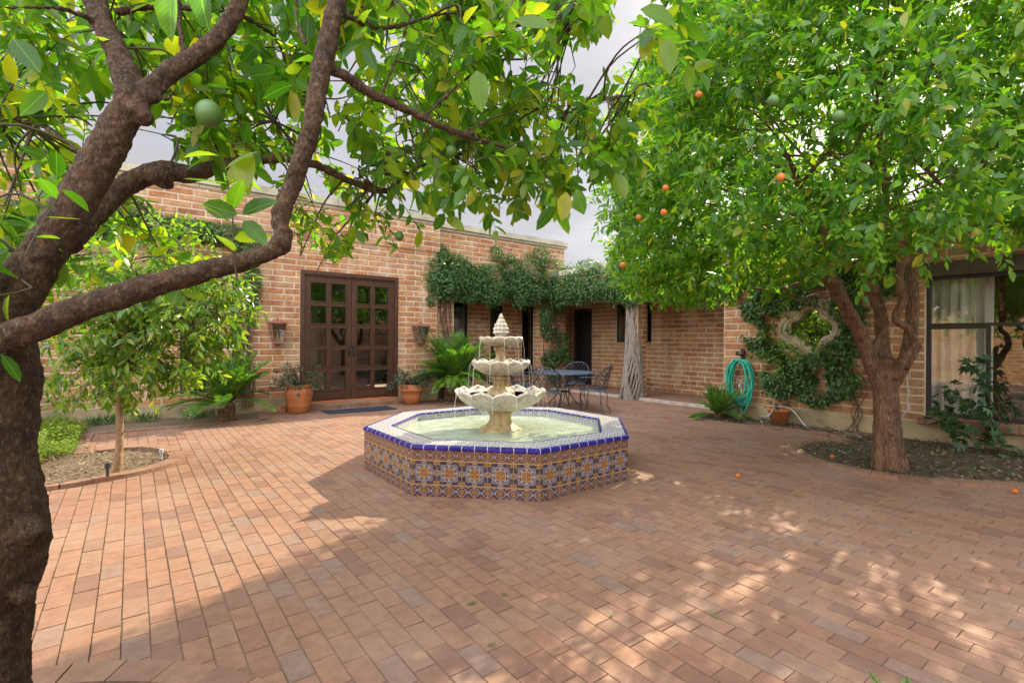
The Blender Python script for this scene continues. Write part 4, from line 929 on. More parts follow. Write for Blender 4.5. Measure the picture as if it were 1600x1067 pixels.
kn += [(at(258 + 8 * math.cos(k * PI / 4), 148 + 9 * math.sin(k * PI / 4), 1.845), .0075) for k in range(8)]
organic('trunk', nb, m_bark, near, 0.008, 0.009, kn, 0.03)
lvA = Leaves(); tw = MB(); limbs = [p for P_, R_ in nb for p in catmull(P_, n=4)]
def region(poly, n, d0, d1, ll=(0.085, 0.125), nl=(8, 12), tl=(0.18, 0.34), dirb=None, lv=lvA, tmb=tw):
    xs = [p[0] for p in poly]; ys = [p[1] for p in poly]; k = 0; it = 0
    while k < n and it < n * 60:
        it += 1
        x, y = rng.uniform(min(xs), max(xs)), rng.uniform(min(ys), max(ys))
        if not inpoly(x, y, poly): continue
        d = rng.uniform(d0, d1); p = at(x, y, d)
        dv = R3() * 0.8 + (rgt * 0.5 if dirb is None else dirb) + Vector((0, 0, -0.15))
        if k % 2 == 0:
            b_ = p - dv.normalized() * 0.12; q_ = min(limbs, key=lambda t: (t - b_).length_squared)
            if (q_ - b_).length < 1.1: md_ = q_.lerp(b_, .5) + R3() * .04 + Vector((0, 0, .05)); P_, R_ = catmull([q_, md_, b_], [.006, .0045, .003], 4); tmb.tube(P_, R_, 5, cap=False)
        twig(lv, tmb, p - dv.normalized() * 0.12, dv, rng.uniform(*tl), rng.randint(*nl), rng.uniform(*ll), wr=.5, droop=0.4, down=0.3); k += 1
region([(-150, -60), (330, -60), (330, 90), (200, 110), (0, 150), (-150, 160)], 150, 1.9, 3.4)
region([(-150, 140), (110, 150), (100, 235), (-150, 250)], 50, 2.0, 3.2)
region([(-150, 250), (90, 270), (70, 420), (30, 480), (-150, 500)], 44, 1.5, 2.8, tl=(.15, .28))
region([(240, -60), (540, -60), (520, 110), (480, 240), (300, 240), (240, 120)], 185, 2.0, 3.6)
region([(500, -60), (960, -60), (930, 40), (820, 70), (640, 60), (520, 40)], 190, 2.0, 3.8)
region([(540, 150), (600, 60), (760, 70), (900, 120), (940, 190), (930, 280), (820, 300), (740, 310), (600, 270), (520, 220)], 215, 2.2, 3.8)
region([(960, 160), (1010, 100), (1030, 180), (1000, 240), (950, 270), (930, 220)], 16, 2.4, 3.2)
region([(1000, -40), (1110, -40), (1080, 50), (1050, 90), (1010, 70)], 8, 1.8, 2.6)
region([(450, 250), (640, 250), (640, 330), (560, 350), (520, 400), (455, 380)], 48, 2.4, 3.6, ll=(.055, .09))
region([(130, 250), (200, 300), (160, 340), (90, 330)], 8, 2.2, 2.8)
region([(300, 140), (480, 140), (460, 240), (300, 250)], 22, 2.3, 3.4)
region([(90, 360), (260, 340), (330, 400), (300, 440), (120, 440)], 16, 2.3, 3.2, ll=(.07, .1))
region([(-150, -400), (1000, -700), (1100, -60), (-150, -60)], 55, 2.0, 3.0, tl=(.25, .4))
# hanging sprigs
def sprig(x, y, d, dx, dy, L, nl, ll, droop=0.2):
    a = at(x, y, d); b = at(x + dx, y + dy, d); twig(lvA, tw, a, (b - a), L, nl, ll, droop=droop, down=0.3, rad=0.0025)
sprig(370, 440, 1.35, 0, -200, 0.34, 8, 0.10, 0.0); sprig(610, 290, 2.3, 60, 60, 0.3, 8, 0.085); sprig(560, 300, 2.4, 50, 80, 0.28, 8, 0.07)
sprig(800, 270, 2.6, 20, 90, 0.26, 10, 0.055); sprig(830, 290, 2.5, -30, 60, 0.2, 8, 0.05); sprig(860, 285, 1.9, 30, 60, 0.12, 5, 0.11); sprig(700, 270, 2.3, 20, 60, 0.15, 6, 0.09)
sprig(640, 270, 2.2, 30, 50, 0.15, 6, 0.1); sprig(730, 250, 2.1, -10, 60, 0.12, 6, 0.10); sprig(600, 330, 2.5, 25, 50, 0.2, 7, 0.06)
sprig(40, 400, 1.5, 30, -170, 0.25, 6, 0.09, 0); sprig(-30, 560, 1.45, 60, -10, 0.08, 2, 0.09, 0); sprig(130, 240, 2.0, 0, -110, 0.2, 6, 0.08, 0)
# a few single big leaves seen close
for (x, y, d, dx, dy, L) in ((383, 300, 1.3, 4, -65, .11), (372, 335, 1.32, -62, -18, .10), (378, 335, 1.32, 55, -28, .095), (380, 345, 1.33, 45, 45, .09), (1000, 15, 1.5, 80, 30, .12), (1040, 60, 1.6, 8, 75, .12), (862, 40, 1.7, -75, -10, .13), (745, 110, 1.6, 8, 70, .13),
                           (270, -20, 1.1, -10, 60, .11), (310, -30, 1.1, 10, 80, .10), (885, 300, 1.7, -8, 50, .10), (900, 295, 1.7, 15, 48, .09), (20, 60, 1.3, 40, 50, .11)):
    a = at(x, y, d); b = at(x + dx, y + dy, d); lvA.add(a, (b - a), -fwd + Vector((0, 0, 0.3)) + R3() * 0.2, L, L * 0.5)
lvA.build('foliage', T_BIG, m_leafA, near); child(tw.build('twig_growth', m_twig, smooth=True), near)
def fruit(name, p, r, mat, parent, sq=1.06):
    mb = MB(); mb.sphere((0, 0, 0), r, 18, sq); o = mb.build(name, mat, None, smooth=True); o.location = p; child(o, parent); o.location = Vector(p); return o
for (x, y, d, r) in ((326, 178, 1.9, .046), (624, 369, 2.5, .022), (705, 237, 2.3, .026)): fruit('green_fruit', at(x, y, d), r, m_green, near, 1.1)

# ------------------------------------------------------------------ orange tree on the right
tb = gnd(1391, 733); TD = (tb - C0).dot(fwd)
RS = 0.74
orange = empty('orange_tree', (tb.x, tb.y, 0), 0, 'big orange tree with many twisting limbs and dense crown in the round bed', 'tree')
def tc_(spec): return chain([(x, y, TD + dd, r) for x, y, dd, r in spec])
ob = [
 tc_([(1391, 745, 0, .20), (1391, 728, 0, .175), (1388, 690, 0, .155), (1385, 640, 0, .148), (1382, 590, 0, .16), (1380, 560, 0, .155)]),
 tc_([(1372, 600, -.05, .10), (1360, 565, -.1, .10), (1345, 525, -.15, .095), (1325, 487, -.25, .09), (1306, 450, -.35, .085), (1291, 425, -.45, .07), (1299, 400, -.5, .055), (1280, 350, -.7, .045), (1250, 290, -.9, .035)]),
 tc_([(1300, 438, -.4, .04), (1270, 432, -.5, .035), (1235, 448, -.7, .028), (1195, 452, -.9, .02), (1165, 449, -1.1, .014)]),
 tc_([(1295, 466, -.3, .035), (1270, 462, -.3, .03), (1251, 470, -.35, .025), (1235, 460, -.4, .018), (1215, 440, -.5, .012)]),
 tc_([(1385, 590, .05, .11), (1379, 535, .1, .09), (1374, 483, .05, .085), (1356, 430, 0, .085), (1350, 400, -.1, .065), (1372, 376, -.1, .05), (1385, 330, 0, .045), (1380, 250, 0, .04), (1385, 170, .1, .03)]),
 tc_([(1395, 590, -.1, .09), (1412, 560, -.18, .065), (1428, 541, -.2, .055), (1420, 515, -.2, .05), (1399, 500, -.2, .05), (1404, 482, -.2, .055), (1411, 470, -.2, .06), (1405, 435, -.2, .055), (1409, 395, -.2, .055), (1395, 370, -.2, .05), (1410, 350, -.2, .04), (1400, 300, -.3, .035), (1350, 240, -.5, .03)]),
 tc_([(1395, 600, .15, .10), (1415, 560, .25, .09), (1425, 500, .3, .09), (1426, 430, .3, .085), (1440, 394, .3, .075), (1466, 362, .3, .06), (1500, 320, .3, .05), (1540, 250, .4, .04), (1560, 180, .5, .03)]),
 tc_([(1412, 575, .1, .07), (1428, 552, .1, .055), (1438, 540, .08, .03)]),
 tc_([(1420, 380, -.2, .035), (1400, 362, -.3, .03), (1375, 345, -.5, .025), (1330, 325, -.8, .02)]),
 tc_([(1360, 560, -.1, .07), (1372, 530, -.05, .05), (1378, 515, 0, .04)]),
]
for k in range(6):   # buttress ribs at the trunk
    a = k * PI / 3 + 0.3; x = 21 * math.cos(a); ob.append(tc_([(1391 + x * 1.15, 738, -.19 * math.sin(a), .07), (1388 + x * .9, 690, -.15 * math.sin(a), .055), (1385 + x * .75, 630, -.13 * math.sin(a), .05), (1381 + x * .8, 580, -.12 * math.sin(a), .05)]))
organic('trunk', ob, m_bark2, orange, 0.016, 0.01, [(at(1436, 541, TD), .035), (at(1402, 366, TD - .25), .055)], 0.09)
lvB = Leaves(); tw = MB(); CC = Vector((6.15, 2.0, 3.1)); CRx, CRz = 2.58, 2.75
cells = [(Vector((rng.uniform(-1, 1), rng.uniform(-1, 1), rng.uniform(-1, 1))).normalized() * rng.uniform(0.75, 1.0), rng.uniform(.35, .6)) for _ in range(90)]
cnt = 0
while cnt < 10500:
    u = R3().normalized(); rad = rng.uniform(0.45, 1.0) ** 0.45
    lump = 1 + 0.13 * noise.noise(u * 2.2) + 0.07 * noise.noise(u * 6)
    p = CC + Vector((u.x * CRx, u.y * CRx, u.z * CRz)) * rad * lump
    if noise.noise(p * 1.5 + Vector((3, 1, 7))) < -0.30: continue
    lo = 2.10 + 0.35 * noise.noise(Vector((p.x, p.y, 0)) * 1.3)
    dc = math.hypot(p.x - tb.x, p.y - tb.y)
    lo += max(0, 1.9 - dc) * 0.42
    side_ = (p - CC).dot(rgt)
    if side_ > 0.3: lo += 0.52 * min(1, (side_ - .3) / .5)
    if side_ < 0: lo -= 0.06 * min(1.5, -side_)
    if p.z < lo or (p.x > XW - 0.12 and p.z < 3.15): continue
    rel = p - C0
    if rel.length < 2.3: continue
    # keep twigs the camera, the walls or the light can see
    d = (Vector((u.x, u.y, u.z * 0.6)) + R3() * 0.45 + Vector((0, 0, 0.1)))
    twig(lvB, tw if (cnt % 3 == 0 and rel.dot(fwd) < 6) else None, p, d, rng.uniform(.16, .30), rng.randint(8, 12), rng.uniform(.078, .108), wr=0.44, droop=0.7, rad=.003, down=0.35); cnt += 1
lvB.build('foliage', T_MED, m_leafB, orange)
# inner branches
inner = []
hubs = [at(1280, 350, TD - .7), at(1250, 290, TD - .9), at(1385, 330, TD), at(1385, 170, TD + .1), at(1350, 240, TD - .5), at(1540, 250, TD + .4), at(1500, 320, TD + .3), at(1330, 325, TD - .8)]
for k in range(44):
    h = hubs[k % len(hubs)]; u = R3().normalized(); e = CC + Vector((u.x * CRx, u.y * CRx, abs(u.z) * CRz * .9 - .3)) * 0.88
    if e.x > XW - .2 and e.z < 3.2: continue
    md = h.lerp(e, 0.5) + R3() * 0.15; P, R = catmull([h, md, e], [.016, .010, .004], 5); tw.tube(P, R, 6, cap=False)
child(tw.build('branches', m_bark2, smooth=True), orange)
for (x, y, dd) in ((1220, 277, -2.2), (1037, 332, -1.4), (1040, 294, -1.3), (998, 340, -1.0), (973, 414, -1.0), (1463, 187, -2.0), (1092, 148, -1.5)): fruit('orange_fruit', at(x, y, TD + dd), .026, m_orange, orange, 1.0)
for (x, y, dd) in ((1310, 182, -2.4), (1208, 158, -2.4), (1495, 185, -2.3), (1440, 335, -1.0), (1372, 325, -1.5)): fruit('green_fruit', at(x, y, TD + dd), .035, m_green, orange, 1.0)

# ------------------------------------------------------------------ young tree on the left
yb = gnd(181, 744); YD = (yb - C0).dot(fwd)
RS = 1.0
young = empty('citrus_tree', (yb.x, yb.y, 0), 0, 'small young citrus tree with slim pale trunk in the curved bed', 'tree')
cy = lambda s: chain([(x, y, YD + d, r) for x, y, d, r in s])
organic('trunk', [cy([(180, 750, 0, .055), (182, 738, 0, .045), (187, 690, 0, .034), (186, 640, 0, .032), (183, 600, 0, .03), (190, 560, 0, .026), (200, 500, 0, .02)]), cy([(184, 600, 0, .022), (215, 560, .1, .018), (260, 500, .1, .012), (300, 460, .1, .008)]), cy([(184, 605, 0, .018), (160, 570, -.1, .012), (140, 520, 0, .008)])], m_bark3, young, 0.010, 0.003, (), 0.05)
lvC = Leaves(); tw = MB()
lobes = [((140, 575), 55, 0, 40), ((230, 520), 95, .1, 120), ((300, 480), 85, .2, 120), ((200, 440), 90, .2, 90), ((260, 400), 80, .3, 70), ((340, 490), 50, .3, 50), ((120, 400), 60, .4, 35), ((200, 580), 50, 0, 45), ((290, 560), 45, .1, 38), ((350, 440), 40, .4, 30), ((170, 500), 75, 0, 70)]
for (cx_, cy_), rr, dd, n in lobes:
    cc = at(cx_, cy_, YD + dd); rm = rr / F * YD; top_ = at(188, 570, YD); P_, R_ = catmull([top_, top_.lerp(cc, .5) + R3() * .04, cc], [.012, .009, .006], 5); tw.tube(P_, R_, 6, cap=False)
    for k in range(int(n * 1.25)):
        u = R3().normalized() * rng.uniform(.3, 1) ** .5; p = cc + Vector((u.x, u.y, u.z)) * rm * 0.9
        if k % 3 == 0: P_, R_ = catmull([cc, cc.lerp(p, .5) + R3() * .02, p], [.005, .004, .003], 3); tw.tube(P_, R_, 5, cap=False)
        twig(lvC, tw if k % 3 == 0 else None, p, u + R3() * .4 + Vector((0, 0, .1)), rng.uniform(.14, .24), rng.randint(6, 9), rng.uniform(.08, .12), wr=.38, droop=.8, rad=.003, down=.4)
lvC.build('foliage', T_MED, m_leafC, young); child(tw.build('twig_growth', m_twig, smooth=True), young)

# ------------------------------------------------------------------ climbing vines
def vine(name_label, fn, n, lsz=(.045, .07), stems=(), mat=m_leafV, stem_mat=m_drystem, label='', loc=(0, 0, 0), smat_r=.01, group=None):
    root = empty('climbing_vine', loc, 0, label, 'vine', group); lv = Leaves()
    k = 0
    while k < n:
        r_ = fn()
        if r_ is None: continue
        p, out = r_; d = (R3() * .7 + out * .5 + Vector((0, 0, -.45))); lv.add(p, d, out + Vector((0, 0, .6)) + R3() * .35, rng.uniform(*lsz), rng.uniform(*lsz) * .62); k += 1
    lv.build('foliage', T_SML, mat, root)
    if stems:
        mb = MB()
        for P, R in stems: pp, rr = catmull(P, R, 5); mb.tube(pp, rr, 7, cap=False)
        child(mb.build('stems', stem_mat, smooth=True), root)
    return root
def blobs_fn(blobs):
    """blobs: (centre, (rx, ry, rz)); leaves spread over and in lumpy masses"""
    ws = [b[1][0] * b[1][2] + b[1][1] * b[1][2] + b[1][0] * b[1][1] for b in blobs]; tot = sum(ws)
    def f():
        x = rng.uniform(0, tot)
        for (c_, r_), w_ in zip(blobs, ws):
            x -= w_
            if x <= 0: break
        u = R3().normalized(); rad = rng.uniform(.35, 1) ** .4 * (1 + .22 * noise.noise(u * 2.5 + Vector(c_)) + .15 * noise.noise(u * 7 + Vector(c_)))
        p = Vector(c_) + Vector((u.x * r_[0], u.y * r_[1], u.z * r_[2])) * rad
        return p, u
    return f
def by(px, py, Y, rx, rz, ry=.28): p = on_y(px, py, Y); return (tuple(p), (rx, ry, rz))
def bx(px, py, X, ry, rz, rx=.28): p = on_x(px, py, X); return (tuple(p), (rx, ry, rz))
YV = YU - 0.12
B1 = [by(697, 430, YV - .1, .66, .58, .32), by(675, 445, YV, .3, .42), by(718, 425, YV, .42, .45), by(690, 400, YV, .22, .25), by(668, 470, YV, .15, .15)]
B1 += [((xx, YV, 2.72), (.34, .26, .42 + .12 * math.sin(xx * 9))) for xx in np.arange(p1[0] - .15, p1[1] + .9, .3)]
st1 = []
for k in range(9):
    x = rng.uniform(p1[0] + .03, p1[1] - .03); Y = YU - .02
    P = [Vector((x + rng.uniform(-.12, .12), Y - rng.uniform(0, .03), z)) for z in (0, .4, .9, 1.4, 1.9, 2.3)]; st1.append((P, [rng.uniform(.006, .016)] * 6))
vine('', blobs_fn(B1), 11000, label='glossy vine mass in full light above the cycad, beside the wall lantern', loc=(p1[0], YU, 0), stems=st1)
B2 = [by(745, 440, YV, .4, .42), by(810, 445, YV, .45, .42), by(895, 440, YV, .5, .45), by(775, 440, YV, .62, .46), by(765, 465, YV, .4, .18), by(800, 420, YV, .35, .28), by(830, 425, YV, .5, .5), by(865, 430, YV, .5, .48), by(845, 400, YV, .25, .25), by(790, 405, YV, .2, .15), by(890, 440, YV, .35, .4), by(740, 460, YV, .25, .15), by(775, 395, YV, .12, .2)]
for i_, xx in enumerate(np.arange(p1[1] + .5, xH + .1, .28)): B2.append(((xx, YV + .02, 2.68 + .10 * math.sin(i_ * 2.3)), (.30, .25, .33 + .20 * math.sin(i_ * 1.35))))
st2 = []
for k in range(16):
    x = rng.uniform(p2[0], p2[1]); P = [Vector((x + rng.uniform(-.2, .2), YU - rng.uniform(.02, .06), z)) for z in (0, .4, .9, 1.4, 1.9, 2.4)]; st2.append((P, [rng.uniform(.005, .014)] * 6))
def pier_fn():
    bl = [by(855, 490, YU - .08, .3, .3, .08), by(880, 535, YU - .08, .25, .3, .08), by(862, 560, YU - .1, .42, .22, .1), by(858, 520, YU - .08, .28, .2, .1), by(875, 555, YU - .1, .3, .14, .1), by(848, 500, YU - .06, .12, .35, .06), by(866, 585, YU - .1, .2, .2, .1), by(885, 560, YU - .1, .2, .15, .1)]
    return blobs_fn(bl)
f2 = blobs_fn(B2); f2b = pier_fn()
vine('', lambda: f2() if rng.random() < .86 else f2b(), 22000, label='vine trailing along the walkway beam and down the wide brick pier', loc=(p2[0], YU, 0), stems=st2)
XV = XP - .12
B3 = [bx(890, 450, XV, .5, .45), bx(905, 445, XV, .5, .40), bx(935, 440, XV, .45, .45), bx(960, 450, XV, .35, .4), bx(985, 455, XV, .35, .38), bx(1010, 450, XV, .35, .3), bx(1040, 460, XV, .3, .22), bx(1075, 460, XV, .35, .25), bx(1105, 465, XV, .35, .25), bx(920, 415, XV, .4, .15)]
for i_, yy in enumerate(np.arange(5.3, YU, .3)): B3.append(((XV + .02, yy, 2.68 + .08 * math.sin(i_ * 2.3)), (.25, .34, .36 + .08 * math.sin(i_ * 1.7))))
st3 = []
for k in range(40):
    a = rng.uniform(0, 6.28); sgn = rng.choice((-1, 1)); P = []; R = []
    for i in range(9):
        z = 2.35 * i / 8; a2 = a + sgn * i * .32 + rng.uniform(-.15, .15); rr = .165 + .04 * (1 - i / 8) ** 3 * 3 * rng.uniform(.2, 1)
        P.append(Vector((XP + .10 + rr * math.cos(a2) - .10 * (1 - i / 8) ** 2, cyc + rr * math.sin(a2), z))); R.append(rng.uniform(.012, .028) * (1.5 - .8 * i / 8))
    st3.append((P, R))
vine('', blobs_fn(B3), 16000, label='vine on the walkway corner, its thick grey stems twisted round the column', loc=(XP, cyc, 0), stems=st3, stem_mat=m_vinebark)
# wall vine round the quatrefoil
XQ = XW - .08
B4 = [bx(1150, 440, XQ, .5, .3), bx(1190, 435, XQ, .5, .35), bx(1185, 480, XQ, .35, .35, .15), bx(1180, 520, XQ, .25, .3, .12), bx(1195, 560, XQ, .35, .3, .15), bx(1230, 590, XQ, .4, .22, .18), bx(1215, 600, XQ, .3, .25, .15), bx(1265, 580, XQ, .35, .3, .15), bx(1275, 610, XQ, .35, .25, .15), bx(1305, 560, XQ, .25, .3, .12), bx(1260, 470, XQ, .3, .12, .1), bx(1225, 455, XQ, .4, .3, .12), bx(1310, 600, XQ, .3, .25, .14), bx(1330, 530, XQ, .2, .3, .1), bx(1325, 470, XQ, .3, .4, .12), bx(1370, 430, XQ, .35, .35, .12), bx(1290, 430, XQ, .35, .2, .12)]
f4 = blobs_fn(B4)
def f4m():
    p, u = f4()
    if p.x > XW - .02: p.x = XW - rng.uniform(.02, .1)
    if (p.y - qc.y) ** 2 + (p.z - qc.z) ** 2 < .37 ** 2 and rng.random() < .96: return None
    if noise.noise(p * 3.2) < -.12: return None
    return p, Vector((-1, 0, 0)) * .8 + u * .4
st4 = []
for k in range(16):
    y0 = rng.uniform(on_x(1350, 600, XW).y, on_x(1215, 600, XW).y); P = [Vector((XW - rng.uniform(.03, .25 if z < .1 else .06), y0 + rng.uniform(-.10, .10) * (1 + z), z)) for z in (.0, .3, .7, 1.1, 1.6, 2.1)]; 
    P = [p for p in P if not (abs(p.y - qc.y) < .5 and abs(p.z - qc.z) < .45)]
    if len(P) > 2 and (abs(y0 - qc.y) > .55 or P[-1].z < qc.z): st4.append((P, [rng.uniform(.004, .011)] * len(P)))
vine('', f4m, 10000, lsz=(.05, .085), label='leafy vine climbing the right wall around the quatrefoil opening', loc=(XW, qc.y, 0), stems=st4)
# house front vine band on the left
YL = YF - .10
B5 = [by(205, 350, YL, .45, .2), by(250, 355, YL, .5, .22), by(300, 360, YL, .5, .2), by(345, 365, YL, .45, .2), by(385, 380, YL, .3, .25), by(150, 350, YL, .5, .25), by(395, 440, YL, .15, .35, .15), by(392, 470, YL, .12, .2, .12), by(210, 335, YL, .25, .2), by(60, 340, YL, .8, .22)]
st5 = []
for k in range(14):
    x = on_y(382, 500, YF).x + rng.uniform(-.08, .12); st5.append(([Vector((x + rng.uniform(-.06, .06), YF - .05, z)) for z in (0.1, .6, 1.1, 1.6, 2.1, 2.6)], [rng.uniform(.004, .010)] * 6))
vine('', blobs_fn(B5), 9000, label='vine band across the tall house wall behind the young tree', loc=(1.6, YF, 0), stems=st5)

# ------------------------------------------------------------------ cycads
def cycad(loc, R, nf, label, trunk_h, trunk_r, group=None, zb=0.0, seed=1, lf=0.16, elmin=8):
    rg = random.Random(seed); root = empty('cycad', loc, 0, label, 'palm', group); lv = Leaves(); st = MB()
    for k in range(nf):
        az = k * 2.399 + rg.uniform(-.2, .2); el = math.radians(rg.uniform(elmin, 80) if k > nf * .25 else rg.uniform(55, 85)); L = R * rg.uniform(.8, 1.1)
        d = Vector((math.cos(az) * math.cos(el), math.sin(az) * math.cos(el), math.sin(el))); q = Vector((loc[0], loc[1], loc[2] + trunk_h)) + Vector((math.cos(az), math.sin(az), 0)) * trunk_r * .5; pts = [q.copy()]; n = 12
        for i in range(n): d = (d + Vector((0, 0, -.085))).normalized(); q = q + d * L / n; pts.append(q.copy())
        st.tube(pts, [.007 * (1 - .7 * i / n) for i in range(n + 1)], 5, cap=False)
        hor = d.cross(Vector((0, 0, 1)));  hor = hor.normalized() if hor.length > .01 else Vector((math.sin(az), -math.cos(az), 0))
        for i in range(44):
            t = .12 + .88 * i / 43; j = min(n - 1, int(t * n)); b = pts[j].lerp(pts[j+1], t * n - j); ax = (pts[j+1] - pts[j]).normalized(); nn = hor.cross(ax); 
            for s in (-1, 1): 
                l = lf * R * (math.sin(PI * min(1, t * .85 + .12)) ** .6) * 1.05; lv.add(b, hor * s + ax * .75 + nn * .35 * (-1 if nn.z < 0 else 1), nn if nn.z > 0 else -nn, l, l * .15)
    lv.build('fronds', T_SML, m_cycad, root); child(st.build('stalks', m_twig, smooth=True), root)
    mb = MB(); prof = [(trunk_r, -.02)]; 
    for i in range(1, 9): prof.append((trunk_r * (1 + .12 * (i % 2)), trunk_h * i / 8))
    prof.append((.01, trunk_h + .06))
    mb.lathe(prof, loc, 22, lambda i, r, z, an: (r * (1 + .08 * math.cos(an * 11 + i * 1.6)), z)); child(mb.build('trunk', m_bark2), root); return root
c1 = on_y(354, 640, 9.45); cycad((c1.x, 9.45, 0), .95, 44, 'bright green cycad against the house left of the double doors', .28, .12, seed=2, elmin=22)
c2 = on_y(712, 600, 9.75); cycad((c2.x, 9.75, 0), 1.12, 64, 'tall full cycad on a stout trunk right of the double doors', .50, .24, seed=3)
c3 = gnd(1117, 655); cycad((c3.x + .1, c3.y, 0), .62, 30, 'small cycad at the wall foot below the green hose', .06, .08, seed=5)
c4 = at(1412, 900, 1.75); cycad((c4.x, c4.y, -.02), .17, 16, 'small cycad whose tips show at the bottom edge', .02, .04, seed=6)
# ------------------------------------------------------------------ pots and shrubs
def pot(px, Y, R, h, label, kind='urn', loc=None, group=None):
    p = loc if loc else Vector((on_y(px, 600, Y).x, Y, 0)); root = empty('flower_pot', tuple(p), 0, label, 'pot', group); mb = MB()
    if kind == 'urn': prof = [(R * .66, 0), (R * .72, h * .08), (R * .80, h * .25), (R * .83, h * .27), (R * .83, h * .30), (R * .88, h * .45), (R * 1.0, h * .68), (R * .98, h * .74), (R * .86, h * .84), (R * .82, h * .90), (R * .93, h * .94), (R * .93, h), (R * .80, h), (R * .76, h * .9), (R * .7, h * .88)]
    elif kind == 'banded': prof = [(R * .70, 0), (R * .76, h * .3), (R * .80, h * .33), (R * .80, h * .38), (R * .84, h * .6), (R * 1.0, h * .66), (R * 1.02, h * .76), (R * .92, h * .80), (R * .94, h), (R * .84, h), (R * .82, h * .88), (R * .7, h * .87)]
    else: prof = [(R * .68, 0), (R * .88, h * .75), (R * .98, h * .77), (R * 1.0, h), (R * .90, h), (R * .86, h * .85), (R * .7, h * .84)]
    mb.lathe(prof, p, 36); child(mb.build('pot_body', m_terra, smooth=True), root)
    mb = MB(); mb.lathe([(0.001, h * .86 if kind != 'plain' else h * .84), (R * .76, h * .86 if kind != 'plain' else h * .84)], p, 24); child(mb.build('potting_soil', m_soil), root)
    return p
def shrub(p, R, n, label, lsz, mat=m_leafD, z0=.4, hh=.4, name='shrub', tm=T_SML, cat='shrub', group=None, wr=.5):
    root = empty(name, tuple(p), 0, label, cat, group); lv = Leaves(); st = MB()
    for k in range(n):
        a = rng.uniform(0, 6.28); e = rng.uniform(.0, 1.2); d = Vector((math.cos(a) * math.cos(e), math.sin(a) * math.cos(e), math.sin(e) * hh / R)); L = R * rng.uniform(.5, 1.05)
        b = Vector((p[0], p[1], p[2] + z0)); e_ = b + d * L; P, rr = catmull([b, b + d * L * .5 + R3() * .03, e_], [.006, .004, .002], 3); st.tube(P, rr, 4, cap=False)
        twig(lv, None, e_, d + R3() * .4, R * .35, rng.randint(8, 12), rng.uniform(*lsz), wr=wr, droop=.3)
    lv.build('foliage', tm, mat, root); child(st.build('stems', m_twig, smooth=True), root); return root
pA = pot(467, 9.78, .25, .52, 'rounded terracotta urn with a small blue star left of the doors')
shrub(pA, .42, 130, 'dark leafy shrub growing in the urn left of the doors', (.04, .06), z0=.46)
st_ = MB(); fr_ = on_y(466, 617, 9.53); 
vs = [(fr_.x, 9.535, fr_.z)] + [(fr_.x + (0.05 if k % 2 == 0 else .02) * math.sin(k * PI / 6), 9.53, fr_.z + (0.05 if k % 2 == 0 else .02) * math.cos(k * PI / 6)) for k in range(12)]
st_.add(vs, [(0, k + 1, (k + 1) % 12 + 1) for k in range(12)]); so = st_.build('star_ornament', simple('verdigris', (.03, .16, .15), .5)); sm_ = so.modifiers.new('thick', 'SOLIDIFY'); sm_.thickness = .008; tag(so, 'little blue green star hanging on the terracotta urn', 'ornament')
pB = pot(643, 9.82, .25, .42, 'banded terracotta pot right of the double doors', 'banded')
shrub(pB, .45, 120, 'dark leafy shrub growing in the pot right of the doors', (.04, .06), z0=.38, hh=.34)
g1 = gnd(1217, 663); pC = pot(0, 0, .175, .25, 'plain flared terracotta pot at the foot of the right wall', 'plain', Vector((g1.x, g1.y, 0.02)))
shrub(pC, .2, 12, 'sparse dark sprigs growing in the plain flared pot', (.03, .05), z0=.22, hh=.2)
gp = on_x(1005, 590, XP + .45); pD = pot(0, 0, .12, .2, 'small terracotta pot on the walkway behind the vine column', 'plain', Vector((XP + .35, gp.y, .06)))
shrub(pD, .22, 14, 'small green plant in the pot behind the vine column', (.04, .06), mat=m_leafV, z0=.2, hh=.25)
# fig at the right edge
fgp = gnd(1590, 705); root = empty('fig_plant', (fgp.x, fgp.y, 0), 0, 'young fig with lobed leaves in front of the big window', 'shrub'); lv = Leaves(); st = MB()
for (x, y, dd) in ((1475, 640, 0), (1490, 610, -.1), (1525, 572, 0), (1545, 600, -.1), (1500, 655, -.2), (1540, 640, -.2), (1578, 640, 0), (1555, 670, -.1), (1520, 625, 0), (1510, 680, -.2), (1600, 620, 0), (1590, 715, -.4), (1560, 700, -.3), (1620, 690, -.2), (1640, 640, 0), (1470, 660, .1)):
    D_ = (fgp - C0).dot(fwd) + dd; e = at(x, y, D_); P, rr = catmull([fgp, fgp.lerp(e, .5) + R3() * .05, e], [.012, .008, .003], 5); st.tube(P, rr, 5, cap=False)
    for k in range(15):
        u = R3().normalized(); b = e + u * rng.uniform(.02, .15); l = rng.uniform(.09, .14); lv.add(b, u * .8 + Vector((0, 0, -.3)) + R3() * .3, Vector((0, 0, 1)) - fwd * .4 + R3() * .4, l, l)
lv.build('foliage', T_FIG, m_leafF, root); child(st.build('stems', m_bark2, smooth=True), root)
# hedge behind the quatrefoil
shrub(Vector((XW + .95, qc.y + .25, 0)), 1.0, 800, 'light green hedge seen through the quatrefoil opening', (.09, .13), mat=m_leafC, z0=1.1, hh=.9, name='hedge', cat='hedge')
